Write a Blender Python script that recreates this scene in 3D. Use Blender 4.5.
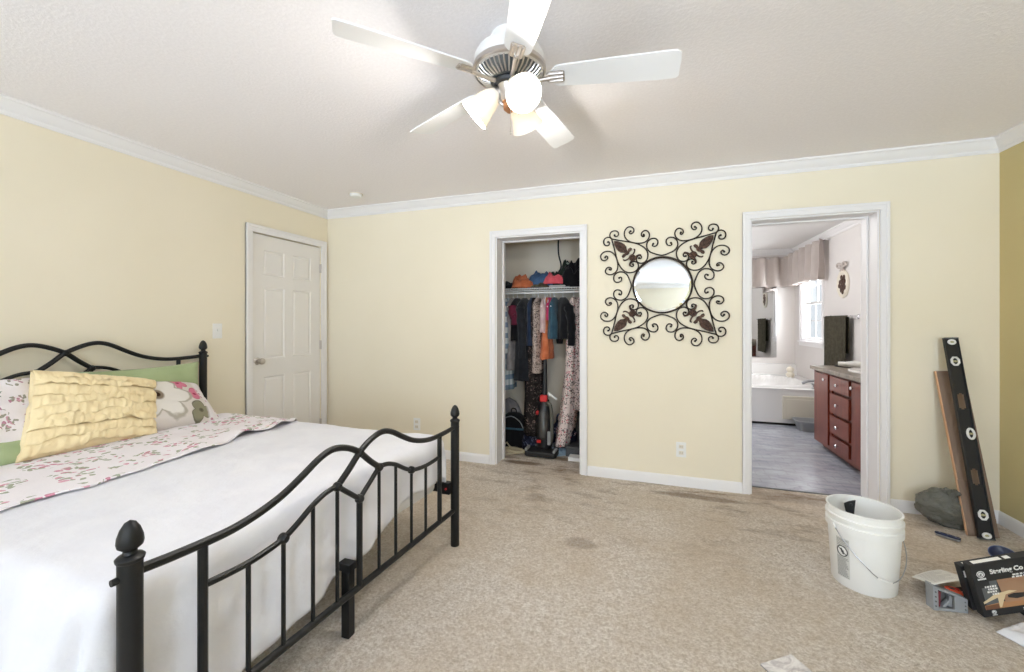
import bpy, bmesh, math, random
from mathutils import Vector, Matrix, noise
random.seed(7)
S = bpy.context.scene
COL = S.collection
PI = math.pi
for o in list(bpy.data.objects):
    bpy.data.objects.remove(o)

# ------------------------------------------------------------------ room measures (metres)
XL, XR, YB = -3.18, 2.123, 3.449        # left wall, right wall, far wall of the bedroom
YR = -3.2                               # rear wall, behind the camera
H = 2.44                                # ceiling
WT = 0.22                               # thickness of the far wall
YB2 = YB + WT
BX0, BXR, BYB = -0.30, 2.20, 7.53       # bathroom: left wall, right wall, far wall
CX0, CX1, CYB = -1.95, -0.42, 4.34      # closet

# ------------------------------------------------------------------ camera, world, light, exposure
cam_d = bpy.data.cameras.new('camera')
cam = bpy.data.objects.new('camera', cam_d)
COL.objects.link(cam)
cam.location = (0, 0, 1.2743)
cam.rotation_euler = (PI/2, 0, math.radians(18.39))
cam_d.sensor_width = 36
cam_d.lens = 409.06/1024*36
cam_d.shift_y = -13.14/1024
cam_d.clip_start = 0.05
S.camera = cam

S.view_settings.view_transform = 'Standard'
S.view_settings.look = 'None'
S.view_settings.exposure = 0.43
S.view_settings.gamma = 1.0
S.view_settings.use_curve_mapping = False
S.cycles.max_bounces = 10
S.cycles.diffuse_bounces = 6
S.cycles.glossy_bounces = 4
S.cycles.transparent_max_bounces = 12
S.cycles.sample_clamp_indirect = 6.0
S.cycles.caustics_reflective = False
S.cycles.caustics_refractive = False

world = bpy.data.worlds.new('daylight')
S.world = world
world.use_nodes = True
world.node_tree.nodes['Background'].inputs[0].default_value = (0.86, 0.93, 1.0, 1)
world.node_tree.nodes['Background'].inputs[1].default_value = 0.65

def area(name, loc, rot, sx, sy, power, color, spread=PI):
    d = bpy.data.lights.new(name, 'AREA')
    d.shape = 'RECTANGLE'; d.size = sx; d.size_y = sy
    d.energy = power; d.color = color
    o = bpy.data.objects.new(name, d)
    COL.objects.link(o)
    o.location = loc; o.rotation_euler = rot
    d.spread = spread
    o['kind'] = 'helper'
    return o
# daylight coming in through the bedroom windows (rear wall, and the right wall behind the camera):
# skylight straight in, plus an added fill lamp aimed up to brighten the ceiling
DAY = (0.66, 0.82, 1.0)
WZ = 1.32
def window_and_fill_light(x, y, w, p_sky, p_fill, rz):
    area('window_skylight', (x, y, WZ), (PI/2-0.25, 0, rz), w, 1.3, p_sky, DAY)
    area('ceiling_fill_light', (x, y, WZ-0.35), (PI/2+0.85, 0, rz), w, 0.7, p_fill, (0.66, 0.82, 1.0), math.radians(105))
window_and_fill_light(-1.80, YR-0.30, 1.5, 22, 74, 0)
window_and_fill_light(1.45, YR-0.30, 0.9, 68, 80, 0)
window_and_fill_light(XR+0.30, -2.22, 0.9, 4, 30, PI/2)
# daylight through the bathroom window
area('window_skylight', (BXR+0.30, 6.85, 1.60), (PI/2, 0, PI/2), 0.8, 1.1, 42, (0.93, 0.97, 1.0))

# ------------------------------------------------------------------ materials
def lin(c):
    return tuple((x/12.92 if x <= 0.04045 else ((x+0.055)/1.055)**2.4) for x in c)
def rgb(r, g, b):
    return lin((r/255, g/255, b/255)) + (1,)
class NT:
    def __init__(s, name):
        s.m = bpy.data.materials.new(name); s.m.use_nodes = True
        s.t = s.m.node_tree; s.n = s.t.nodes; s.b = s.n['Principled BSDF']
    def new(s, k, **kw):
        n = s.n.new(k)
        for a, v in kw.items(): setattr(n, a, v)
        return n
    def link(s, a, b): s.t.links.new(a, b)
    def val(s, sock, v):
        if hasattr(v, 'is_output') or isinstance(v, bpy.types.NodeSocket): s.link(v, sock)
        else: sock.default_value = v
    def math(s, op, a, b=0.0, c=0.0, clamp=False):
        n = s.new('ShaderNodeMath', operation=op, use_clamp=clamp)
        s.val(n.inputs[0], a); s.val(n.inputs[1], b); s.val(n.inputs[2], c)
        return n.outputs[0]
    def mix(s, f, a, b):
        n = s.new('ShaderNodeMix', data_type='RGBA')
        s.val(n.inputs[0], f); s.val(n.inputs[6], a); s.val(n.inputs[7], b)
        return n.outputs[2]
    def ramp(s, f, lo, hi):
        n = s.new('ShaderNodeMapRange'); n.inputs[1].default_value = lo; n.inputs[2].default_value = hi
        s.val(n.inputs[0], f); return n.outputs[0]
    def coord(s, k='Object', scale=None, loc=None):
        o = s.new('ShaderNodeTexCoord').outputs[k]
        if scale is not None or loc is not None:
            m = s.new('ShaderNodeMapping'); s.link(o, m.inputs[0])
            if scale is not None: m.inputs['Scale'].default_value = scale
            if loc is not None: m.inputs['Location'].default_value = loc
            o = m.outputs[0]
        return o
    def noise(s, vec, scale, detail=3, rough=0.55, dist=0.0):
        n = s.new('ShaderNodeTexNoise'); s.link(vec, n.inputs['Vector'])
        n.inputs['Scale'].default_value = scale; n.inputs['Detail'].default_value = detail
        n.inputs['Roughness'].default_value = rough; n.inputs['Distortion'].default_value = dist
        return n.outputs[0]
    def noisec(s, vec, scale, detail=2):
        n = s.new('ShaderNodeTexNoise'); s.link(vec, n.inputs['Vector'])
        n.inputs['Scale'].default_value = scale; n.inputs['Detail'].default_value = detail
        return n.outputs[1]
    def voro(s, vec, scale, rnd=1.0):
        n = s.new('ShaderNodeTexVoronoi'); s.link(vec, n.inputs['Vector'])
        n.inputs['Scale'].default_value = scale; n.inputs['Randomness'].default_value = rnd
        return n
    def bump(s, h, strength, dist=0.01):
        b = s.new('ShaderNodeBump'); b.inputs['Strength'].default_value = strength
        b.inputs['Distance'].default_value = dist
        s.val(b.inputs['Height'], h); s.link(b.outputs[0], s.b.inputs['Normal'])
    def set(s, col=None, rough=None, metal=None, spec=None):
        if col is not None: s.val(s.b.inputs['Base Color'], col)
        if rough is not None: s.val(s.b.inputs['Roughness'], rough)
        if metal is not None: s.b.inputs['Metallic'].default_value = metal
        if spec is not None: s.b.inputs['Specular IOR Level'].default_value = spec
        return s.m
MATS = {}
def plain(name, c, rough=0.5, metal=0.0, bump=None, var=None, spec=None):
    """colour with optional bump (scale, strength) and blotchy variation (scale, second colour)"""
    t = NT(name); v = t.coord()
    col = rgb(*c)
    if var: col = t.mix(t.ramp(t.noise(v, var[0], 4), 0.38, 0.62), rgb(*c), rgb(*var[1]))
    if bump: t.bump(t.noise(v, bump[0], 3), bump[1], bump[2] if len(bump) > 2 else 0.004)
    MATS[name] = t.set(col, rough, metal, spec)
    return t.m

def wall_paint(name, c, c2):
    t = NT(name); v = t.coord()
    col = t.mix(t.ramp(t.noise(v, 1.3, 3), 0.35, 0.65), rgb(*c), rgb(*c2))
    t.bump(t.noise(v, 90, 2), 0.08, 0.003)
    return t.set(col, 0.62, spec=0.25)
M_YEL = wall_paint('cream_paint', (241, 232, 211), (238, 229, 207))
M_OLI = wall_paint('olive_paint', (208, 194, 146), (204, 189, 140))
M_BATHW = wall_paint('bath_paint', (226, 221, 218), (222, 217, 214))
M_CLW = wall_paint('closet_paint', (232, 221, 203), (227, 216, 198))
M_BATHC = wall_paint('bath_ceiling_paint', (236, 234, 232), (232, 230, 228))

def ceiling_mat():
    t = NT('textured_ceiling'); v = t.coord()
    n1 = t.noise(v, 70, 4, 0.6); n2 = t.noise(v, 170, 2)
    h = t.math('ADD', t.ramp(n1, 0.42, 0.66), t.math('MULTIPLY', n2, 0.4))
    t.bump(h, 0.16, 0.007)
    col = t.mix(t.ramp(n1, 0.35, 0.7), rgb(243, 239, 240), rgb(249, 245, 246))
    return t.set(col, 0.9, spec=0.1)
M_CEIL = ceiling_mat()

def carpet_mat():
    t = NT('beige_carpet'); v = t.coord()
    fine = t.noise(v, 85, 5, 0.75); mid = t.noise(v, 20, 4, 0.65); big = t.noise(v, 1.7, 4, 0.6)
    c = t.mix(t.ramp(fine, 0.36, 0.64), rgb(196, 181, 164), rgb(252, 245, 236))
    c = t.mix(t.math('MULTIPLY', t.ramp(mid, 0.45, 0.7), 0.42), c, rgb(200, 182, 160))
    c = t.mix(t.math('MULTIPLY', t.ramp(big, 0.38, 0.66), 0.5), c, rgb(206, 186, 160))
    # worn stains: long smudges along the traffic path by the doors
    vs = t.coord(scale=(1.4, 4.2, 1))
    st = t.noise(vs, 2.3, 5, 0.65)
    sep = t.new('ShaderNodeSeparateXYZ'); t.link(t.coord(), sep.inputs[0])
    path = t.math('MULTIPLY', t.ramp(sep.outputs[1], 1.6, 3.0), t.ramp(sep.outputs[0], -1.6, -0.4))
    c = t.mix(t.math('MULTIPLY', t.math('MULTIPLY', t.ramp(st, 0.52, 0.68), path), 0.75), c, rgb(126, 98, 68))
    for (x, y, rx, ry, a) in [(-0.56, 3.05, .22, .05, .75), (-1.1, 3.12, .20, .07, .45), (-0.75, 3.5, .26, .08, .5), (0.55, 2.95, .3, .05, .6),
                              (0.85, 2.75, .3, .05, .5), (1.5, 2.95, .30, .10, .35), (0.15, 1.85, .10, .06, .35), (-0.25, 2.4, .08, .05, .3), (1.35, 3.2, .25, .08, .4)]:
        dx = t.math('MULTIPLY', t.math('SUBTRACT', sep.outputs[0], x), 1/rx)
        dy = t.math('MULTIPLY', t.math('SUBTRACT', sep.outputs[1], y), 1/ry)
        r = t.math('ADD', t.math('MULTIPLY', dx, dx), t.math('MULTIPLY', dy, dy))
        r = t.math('ADD', r, t.math('MULTIPLY', t.math('SUBTRACT', t.noise(v, 9, 4), 0.5), 1.5))
        c = t.mix(t.math('MULTIPLY', t.ramp(r, 1.3, 0.35), a), c, rgb(108, 78, 50))
    t.bump(t.math('ADD', fine, t.math('MULTIPLY', mid, 0.6)), 0.85, 0.02)
    return t.set(c, 0.97, spec=0.05)
M_CARPET = carpet_mat()

def vinyl_mat():
    t = NT('grey_vinyl_floor'); v = t.coord()
    n = t.noise(t.coord(scale=(1.2, 3.2, 1)), 3.0, 5, 0.6, 0.6)
    c = t.mix(t.ramp(n, 0.35, 0.68), rgb(150, 153, 164), rgb(190, 193, 203))
    w = t.voro(t.coord(scale=(1, 2.2, 1)), 7)
    c = t.mix(t.math('MULTIPLY', t.ramp(t.noise(v, 22, 4), 0.60, 0.72), 0.35), c, rgb(105, 104, 108))
    br = t.new('ShaderNodeTexBrick'); t.link(v, br.inputs['Vector'])
    br.inputs['Scale'].default_value = 3.0; br.inputs['Mortar Size'].default_value = 0.008
    c = t.mix(t.math('MULTIPLY', br.outputs['Fac'], 0.4), c, rgb(110, 110, 114))
    t.bump(n, 0.06, 0.004)
    return t.set(c, 0.22, spec=0.5)
M_VINYL = vinyl_mat()

M_TRIM = plain('white_trim_paint', (238, 236, 236), 0.5, spec=0.4)
M_DOOR = plain('white_door_paint', (236, 233, 230), 0.42, bump=(60, 0.04), spec=0.4)
M_BLACKM = plain('black_metal', (24, 25, 26), 0.42, 0.3)
M_BRONZE = plain('dark_bronze', (58, 47, 38), 0.55, 0.5, var=(40, (42, 33, 27)))
M_LEAF = plain('brown_leaf_metal', (96, 70, 56), 0.6, 0.35, bump=(160, 0.6), var=(70, (60, 42, 34)))
M_MIRROR = NT('mirror_silver').set(rgb(208, 210, 210), 0.02, 1.0)
M_CHROME = plain('chrome', (225, 225, 228), 0.16, 1.0)
M_NICKEL = plain('brushed_nickel', (206, 200, 196), 0.28, 1.0)
M_BRASS = plain('warm_nickel', (190, 140, 105), 0.3, 1.0)
M_DARK = plain('dark_gap', (28, 26, 25), 0.8)
M_WPLAS = plain('white_plastic', (238, 238, 236), 0.35)
M_BLADE = plain('white_fan_blade', (240, 241, 244), 0.35)
M_FANW = plain('white_enamel', (236, 233, 230), 0.3)
M_BUCKET = plain('bucket_plastic', (240, 240, 238), 0.38, spec=0.4)
M_BLACKP = plain('black_plastic', (30, 30, 31), 0.45)
M_GREYP = plain('grey_plastic', (148, 150, 152), 0.5, bump=(80, 0.05))
M_GREYD = plain('dark_grey_plastic', (92, 95, 96), 0.55)
M_RED = plain('red_plastic', (205, 45, 48), 0.4)
M_ORANGE = plain('orange_red_plastic', (232, 92, 62), 0.4)
M_NAVY = plain('navy_plastic', (38, 46, 76), 0.35)
M_STEEL = plain('steel', (170, 172, 176), 0.3, 1.0)
M_TUB = plain('white_tub', (232, 230, 228), 0.22, spec=0.5)
M_TUBP = plain('ivory_panel', (212, 206, 192), 0.5)
M_CREAM = plain('cream_ceramic', (226, 218, 202), 0.35)
M_SHEET = plain('white_sheet', (222, 219, 217), 0.9, bump=(30, 0.2, 0.01))
M_PAPER = plain('white_paper', (238, 236, 230), 0.7)
M_INK = plain('grey_ink', (186, 184, 182), 0.8)
M_INKD = plain('dark_ink', (70, 70, 70), 0.8)
M_WHITEINK = plain('white_ink', (232, 232, 230), 0.6)
M_CARTON = plain('black_carton', (34, 35, 36), 0.55)
M_KRAFT = plain('tan_print', (170, 134, 106), 0.6, var=(14, (160, 122, 94)))
M_ROPE = plain('cream_rope', (196, 184, 156), 0.9, bump=(200, 0.5))
M_GLASSW = None

def window_glass():
    m = bpy.data.materials.new('window_glass'); m.use_nodes = True
    n = m.node_tree.nodes; l = m.node_tree.links
    for x in list(n): n.remove(x)
    out = n.new('ShaderNodeOutputMaterial'); mx = n.new('ShaderNodeMixShader')
    mx.inputs[0].default_value = 0.07
    tr = n.new('ShaderNodeBsdfTransparent'); gl = n.new('ShaderNodeBsdfGlossy'); gl.inputs['Roughness'].default_value = 0.02
    l.new(tr.outputs[0], mx.inputs[1]); l.new(gl.outputs[0], mx.inputs[2])
    l.new(mx.outputs[0], out.inputs[0])
    return m
M_GLASSW = window_glass()

def shade_mat():
    m = bpy.data.materials.new('opal_lamp_glass'); m.use_nodes = True
    n = m.node_tree.nodes; l = m.node_tree.links
    for x in list(n): n.remove(x)
    out = n.new('ShaderNodeOutputMaterial')
    df = n.new('ShaderNodeBsdfPrincipled'); df.inputs['Base Color'].default_value = rgb(248, 244, 236); df.inputs['Roughness'].default_value = 0.25
    df.inputs['Emission Color'].default_value = (1.0, 0.93, 0.80, 1); df.inputs['Emission Strength'].default_value = 0.06
    tr = n.new('ShaderNodeBsdfTranslucent'); tr.inputs[0].default_value = rgb(255, 246, 230)
    mx = n.new('ShaderNodeMixShader'); mx.inputs[0].default_value = 0.16
    l.new(df.outputs[0], mx.inputs[1]); l.new(tr.outputs[0], mx.inputs[2]); l.new(mx.outputs[0], out.inputs[0])
    return m
M_SHADE = shade_mat()
def bulb_mat():
    t = NT('lit_bulb')
    t.set(rgb(255, 250, 240), 0.4)
    t.b.inputs['Emission Color'].default_value = (1.0, 0.90, 0.75, 1)
    t.b.inputs['Emission Strength'].default_value = 5
    return t.m
M_BULB = bulb_mat()

def wood(name, c1, c2, axis='z', rough=0.35, scale=6.0):
    t = NT(name)
    sc = {'x': (0.12, 1, 1), 'y': (1, 0.12, 1), 'z': (1, 1, 0.12)}[axis]
    v = t.coord(scale=sc)
    n = t.noise(v, scale*3, 5, 0.6, 0.8)
    t.bump(n, 0.05, 0.003)
    return t.set(t.mix(t.ramp(n, 0.3, 0.7), rgb(*c1), rgb(*c2)), rough)
M_CHERRY = wood('cherry_wood', (100, 42, 26), (126, 58, 38), 'z', 0.3)
M_CHERRYD = wood('cherry_wood_dark', (84, 40, 30), (104, 52, 38), 'z', 0.4)
M_LUMBER = wood('weathered_board', (122, 100, 84), (146, 124, 106), 'z', 0.8)
M_LUMBERE = wood('board_cut_edge', (206, 160, 124), (222, 180, 146), 'z', 0.8)
M_COUNTER = plain('stone_laminate', (150, 138, 122), 0.35, var=(30, (122, 112, 100)))

def fabric(name, c, c2=None, sc=18, rough=0.95, bump=0.25, bsc=60):
    t = NT(name); v = t.coord()
    col = rgb(*c)
    if c2: col = t.mix(t.ramp(t.noise(v, sc, 3), 0.4, 0.6), rgb(*c), rgb(*c2))
    t.bump(t.noise(v, bsc, 3), bump, 0.006)
    t.b.inputs['Sheen Weight'].default_value = 0.15
    return t.set(col, rough, spec=0.1)
M_BLANKET = fabric('white_fleece', (230, 229, 233), (225, 224, 229), 6, bump=0.35, bsc=45)
M_GREEN = fabric('sage_green_cotton', (172, 186, 142), (163, 178, 134), 5)
M_YRUF = fabric('pale_yellow_cotton', (247, 228, 184), (243, 222, 176), 12, bump=0.4, bsc=55)

def floral(name, base, f1, f2, leaf, scale=9.0, density=0.5, cluster=0.45, plane='xy'):
    """small flower sprigs: clusters of petals (f1, f2) and leaves scattered over the base colour"""
    t = NT(name); v0 = t.coord()
    mp = t.new('ShaderNodeMapping'); t.link(v0, mp.inputs[0])
    if plane == 'xz': mp.inputs['Rotation'].default_value = (PI/2, 0, 0)
    if plane == 'yz': mp.inputs['Rotation'].default_value = (PI/2, 0, PI/2)
    nc = t.noisec(mp.outputs[0], scale*2.5, 2)
    mv = t.new('ShaderNodeVectorMath', operation='SCALE'); t.link(nc, mv.inputs[0]); mv.inputs['Scale'].default_value = 0.45/scale
    av = t.new('ShaderNodeVectorMath', operation='ADD'); t.link(mp.outputs[0], av.inputs[0]); t.link(mv.outputs[0], av.inputs[1])
    v = av.outputs[0]
    big = t.voro(v, scale); big.voronoi_dimensions = '2D'
    sp = t.new('ShaderNodeSeparateColor'); t.link(big.outputs['Color'], sp.inputs[0])
    inside = t.math('MULTIPLY', t.math('LESS_THAN', big.outputs['Distance'], cluster), t.math('LESS_THAN', sp.outputs[0], density))
    sm = t.voro(v, scale*4.6); sm.voronoi_dimensions = '2D'
    s2 = t.new('ShaderNodeSeparateColor'); t.link(sm.outputs['Color'], s2.inputs[0])
    dot = t.math('MULTIPLY', inside, t.math('LESS_THAN', sm.outputs['Distance'], 0.42))
    core = t.math('LESS_THAN', big.outputs['Distance'], cluster*0.42)
    flow = t.mix(t.math('GREATER_THAN', s2.outputs[1], 0.55), rgb(*f1), rgb(*f2))
    pick = t.mix(t.math('MULTIPLY', t.math('SUBTRACT', 1.0, core), t.math('LESS_THAN', s2.outputs[0], 0.8)), flow, rgb(*leaf))
    keep = t.math('MULTIPLY', dot, t.math('GREATER_THAN', s2.outputs[2], 0.28))
    c = t.mix(t.math('MULTIPLY', keep, 0.85), rgb(*base), pick)
    t.bump(t.noise(v0, 60, 3), 0.25, 0.006)
    return t.set(c, 0.92, spec=0.1)
M_FLORAL = floral('rose_sprig_cotton', (238, 232, 234), (214, 150, 168), (196, 112, 138), (150, 156, 128), 8.5, 0.80, 0.47)
M_FLORALP = floral('rose_sprig_pillow_cotton', (238, 232, 234), (200, 140, 158), (176, 108, 134), (136, 134, 112), 13, 0.80, 0.47, 'xz')
M_DRESS = floral('white_rose_dress', (224, 208, 202), (196, 60, 84), (50, 42, 48), (70, 62, 60), 17, 0.9, 0.62, 'xz')
M_DRESS2 = floral('dark_rose_dress', (200, 184, 182), (60, 44, 52), (150, 50, 70), (40, 40, 44), 17, 0.95, 0.7, 'xz')
M_NAVYFLOR = floral('navy_flower_cotton', (34, 36, 52), (150, 150, 170), (190, 170, 180), (84, 90, 110), 11, 0.8, 0.5, 'xz')
M_BLKFLOR = floral('black_speckled_cotton', (38, 33, 32), (110, 96, 88), (130, 110, 104), (66, 62, 58), 16, 0.9, 0.55, 'xz')
M_PATT = floral('zigzag_print_cotton', (186, 170, 160), (58, 48, 48), (70, 60, 58), (58, 48, 50), 22, 0.95, 0.6, 'xz')

def bigflower():
    """grey-beige cotton with one big pale flower, pink blossoms and olive leaves; pillow face lies in local X (wide) / Z (tall)"""
    t = NT('large_flower_cotton'); v = t.coord()
    nz = t.noise(v, 9, 3)
    sep = t.new('ShaderNodeSeparateXYZ'); t.link(v, sep.inputs[0])
    X, Z = sep.outputs[0], sep.outputs[2]
    c = rgb(216, 208, 200)
    def flower(c, cx, cz, R, n, cols, ph=0.0, depth=0.32):
        dx = t.math('SUBTRACT', X, cx); dz = t.math('SUBTRACT', Z, cz)
        r = t.math('SQRT', t.math('ADD', t.math('MULTIPLY', dx, dx), t.math('MULTIPLY', dz, dz)))
        a = t.math('ARCTAN2', dz, dx)
        pet = t.math('ABSOLUTE', t.math('COSINE', t.math('MULTIPLY_ADD', a, n/2, ph)))
        edge = t.math('MULTIPLY', t.math('MULTIPLY_ADD', pet, depth, 1-depth), R)
        edge = t.math('MULTIPLY', edge, t.math('MULTIPLY_ADD', nz, 0.5, 0.75))
        q = t.math('DIVIDE', r, edge)
        c = t.mix(t.ramp(q, 1.04, 0.98), c, cols[0])
        c = t.mix(t.ramp(q, 0.92, 0.86), c, cols[1])
        c = t.mix(t.ramp(r, R*0.22, R*0.16), c, cols[2])
        c = t.mix(t.ramp(r, R*0.11, R*0.07), c, cols[3])
        return c
    W = (rgb(178, 170, 156), rgb(232, 227, 220), rgb(150, 134, 116), rgb(70, 52, 42))
    P = (rgb(196, 110, 132), rgb(214, 128, 150), rgb(176, 70, 100), rgb(150, 50, 84))
    L = (rgb(120, 116, 96), rgb(144, 140, 116), rgb(110, 106, 86), rgb(96, 90, 74))
    c = flower(c, 0.20, -0.12, 0.075, 3, L, 0.4, 0.5)
    c = flower(c, -0.10, 0.13, 0.06, 3, L, 1.4, 0.5)
    c = flower(c, 0.09, 0.165, 0.06, 4, P, 0.2, 0.4)
    c = flower(c, 0.15, 0.12, 0.055, 5, P, 0.9, 0.4)
    c = flower(c, 0.215, 0.02, 0.06, 4, P, 0.5, 0.45)
    c = flower(c, -0.005, 0.02, 0.20, 6, W, 0.3, 0.34)
    far = t.ramp(X, 0.235, 0.255)
    vo = t.voro(v, 26)
    white = t.mix(t.ramp(vo.outputs['Distance'], 0.28, 0.2), rgb(232, 226, 226), rgb(190, 140, 156))
    c = t.mix(far, c, white)
    t.bump(t.noise(v, 60, 3), 0.25, 0.006)
    return t.set(c, 0.92, spec=0.1)
M_BIGFL = bigflower()

def plaid():
    t = NT('blue_plaid_cotton'); v = t.coord()
    sep = t.new('ShaderNodeSeparateXYZ'); t.link(v, sep.inputs[0])
    b1 = t.math('GREATER_THAN', t.math('SINE', t.math('MULTIPLY', sep.outputs[2], 60)), 0.1)
    b2 = t.math('GREATER_THAN', t.math('SINE', t.math('MULTIPLY', t.math('ADD', sep.outputs[0], sep.outputs[1]), 90)), 0.2)
    c = t.mix(t.math('MULTIPLY', b1, 0.75), rgb(206, 212, 216), rgb(58, 96, 138))
    c = t.mix(t.math('MULTIPLY', b2, 0.5), c, rgb(70, 110, 126))
    return t.set(c, 0.9)
M_PLAID = plaid()

def marble():
    t = NT('white_marbled_tile'); v = t.coord()
    n = t.noise(v, 14, 6, 0.7, 1.5)
    return t.set(t.mix(t.ramp(n, 0.42, 0.66), rgb(228, 224, 220), rgb(168, 160, 160)), 0.3)
M_MARBLE = marble()
def bagmat():
    t = NT('grey_garbage_film'); v = t.coord()
    t.bump(t.noise(v, 26, 5, 0.65, 1.0), 0.9, 0.02)
    return t.set(rgb(100, 100, 92), 0.16, spec=0.8)
M_BAG = bagmat()
def towelmat():
    t = NT('dark_olive_terry'); v = t.coord()
    t.bump(t.noise(v, 140, 2), 0.7, 0.01)
    return t.set(t.mix(t.ramp(t.noise(v, 30, 3), 0.4, 0.6), rgb(82, 78, 66), rgb(70, 66, 56)), 1.0, spec=0.05)
M_TOWEL = towelmat()
M_VALANCE = fabric('taupe_satin', (184, 173, 167), (190, 180, 174), 4, rough=0.5, bump=0.1)

# ------------------------------------------------------------------ mesh helpers
ORG = {}
def V(*a): return Vector(a)
def frame(d, up=(0, 0, 1)):
    d = Vector(d).normalized(); up = Vector(up)
    if abs(d.dot(up)) > 0.99: up = Vector((1, 0, 0))
    x = up.cross(d).normalized(); y = d.cross(x)
    return x, y, d
class B:
    def __init__(s): s.bm = bmesh.new()
    def box(s, a, b, mat=None):
        x0, y0, z0 = a; x1, y1, z1 = b
        vs = [s.bm.verts.new(p) for p in [(x0,y0,z0),(x1,y0,z0),(x1,y1,z0),(x0,y1,z0),(x0,y0,z1),(x1,y0,z1),(x1,y1,z1),(x0,y1,z1)]]
        for f in [(3,2,1,0),(4,5,6,7),(0,1,5,4),(1,2,6,5),(2,3,7,6),(3,0,4,7)]:
            s.bm.faces.new([vs[i] for i in f])
        if mat is not None:
            for v in vs: v.co = mat @ v.co
        return s
    def ring(s, pts): return [s.bm.verts.new(p) for p in pts]
    def skin(s, rings, closed=False, cap=True, wrap=True):
        n = len(rings)
        for i in range(n if closed else n-1):
            a, b = rings[i], rings[(i+1) % n]
            m = len(a)
            for j in range(m if wrap else m-1):
                k = (j+1) % m
                try: s.bm.faces.new([a[j], a[k], b[k], b[j]])
                except ValueError: pass
        if cap and not closed and wrap:
            for r in (rings[0][::-1], rings[-1]):
                try: s.bm.faces.new(r)
                except ValueError: pass
        return s
    def tube(s, pts, r, seg=8, closed=False, cap=True):
        pts = [Vector(p) for p in pts]; n = len(pts)
        rr = r if isinstance(r, (list, tuple)) else [r]*n
        ref = None; rings = []
        for i, p in enumerate(pts):
            if closed: d = pts[(i+1) % n]-pts[i-1]
            else: d = pts[min(i+1, n-1)]-pts[max(i-1, 0)]
            d.normalize()
            if ref is None:
                ref = frame(d)[0]
            x = (ref - d*ref.dot(d))
            if x.length < 1e-6: x = frame(d)[0]
            x.normalize(); ref = x; y = d.cross(x)
            rings.append(s.ring([p + (x*math.cos(2*PI*k/seg)+y*math.sin(2*PI*k/seg))*rr[i] for k in range(seg)]))
        return s.skin(rings, closed, cap)
    def cyl(s, a, b, r0, r1=None, seg=20):
        return s.tube([a, b], [r0, r0 if r1 is None else r1], seg)
    def lathe(s, prof, at=(0,0,0), axis=(0,0,1), seg=28, cap=True, closed=False):
        x, y, d = frame(axis); at = Vector(at)
        rings = [s.ring([at+d*z+(x*math.cos(2*PI*k/seg)+y*math.sin(2*PI*k/seg))*max(r, 1e-4) for k in range(seg)]) for r, z in prof]
        return s.skin(rings, closed, cap)
    def ball(s, c, r, seg=16, rings=10):
        r = (r, r, r) if not isinstance(r, (tuple, list)) else r
        rs = []
        for i in range(rings+1):
            t = PI*i/rings; q = max(math.sin(t), 1e-3)
            rs.append(s.ring([(c[0]+r[0]*q*math.cos(2*PI*k/seg), c[1]+r[1]*q*math.sin(2*PI*k/seg), c[2]-r[2]*math.cos(t)) for k in range(seg)]))
        return s.skin(rs)
    def prism(s, poly, fn, d0, d1):
        """poly in 2-D; fn(u, v, depth) -> point"""
        return s.skin([s.ring([fn(u, v, d0) for u, v in poly]), s.ring([fn(u, v, d1) for u, v in poly])])
    def grid(s, fn, nu, nv, thick=None, wrapu=False):
        g = [[s.bm.verts.new(fn(i/nu, j/nv)) for j in range(nv+1)] for i in range(nu+(0 if wrapu else 1))]
        m = len(g)
        for i in range(nu):
            for j in range(nv):
                s.bm.faces.new([g[i][j], g[(i+1) % m][j], g[(i+1) % m][j+1], g[i][j+1]])
        return s
    def build(s, name, mat, parent=None, smooth=35, bevel=0.0, seg=2, solid=0.0, sub=0, origin=None, weld=False):
        bm = s.bm
        if weld: bmesh.ops.remove_doubles(bm, verts=bm.verts, dist=1e-5)
        bmesh.ops.recalc_face_normals(bm, faces=bm.faces)
        if parent is not None: org = ORG[parent.name]
        elif origin is not None: org = Vector(origin)
        else:
            xs = [v.co for v in bm.verts]
            org = Vector(((min(p.x for p in xs)+max(p.x for p in xs))/2, (min(p.y for p in xs)+max(p.y for p in xs))/2, min(p.z for p in xs)))
        bmesh.ops.translate(bm, verts=bm.verts, vec=-org)
        me = bpy.data.meshes.new(name); bm.to_mesh(me); bm.free()
        if smooth:
            me.shade_smooth()
            me.set_sharp_from_angle(angle=math.radians(smooth))
        me.materials.append(mat)
        o = bpy.data.objects.new(name, me); COL.objects.link(o)
        if parent is not None: o.parent = parent
        else: o.location = org
        ORG[o.name] = org.copy()
        if solid:
            md = o.modifiers.new('solid', 'SOLIDIFY'); md.thickness = solid; md.offset = 0
        if bevel:
            md = o.modifiers.new('bevel', 'BEVEL'); md.width = bevel; md.segments = seg; md.limit_method = 'ANGLE'
            md.angle_limit = math.radians(40)
        if sub:
            md = o.modifiers.new('sub', 'SUBSURF'); md.levels = sub; md.render_levels = sub
        return o
def tag(o, label, cat, group=None):
    o['label'] = label; o['category'] = cat
    if group: o['group'] = group
    return o
def thing(name, loc, label, cat, group=None):
    o = bpy.data.objects.new(name, None); COL.objects.link(o)
    o.location = loc; o.empty_display_size = 0.1
    ORG[o.name] = Vector(loc)
    return tag(o, label, cat, group)
def struct(o):
    o['kind'] = 'structure'; return o
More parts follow.
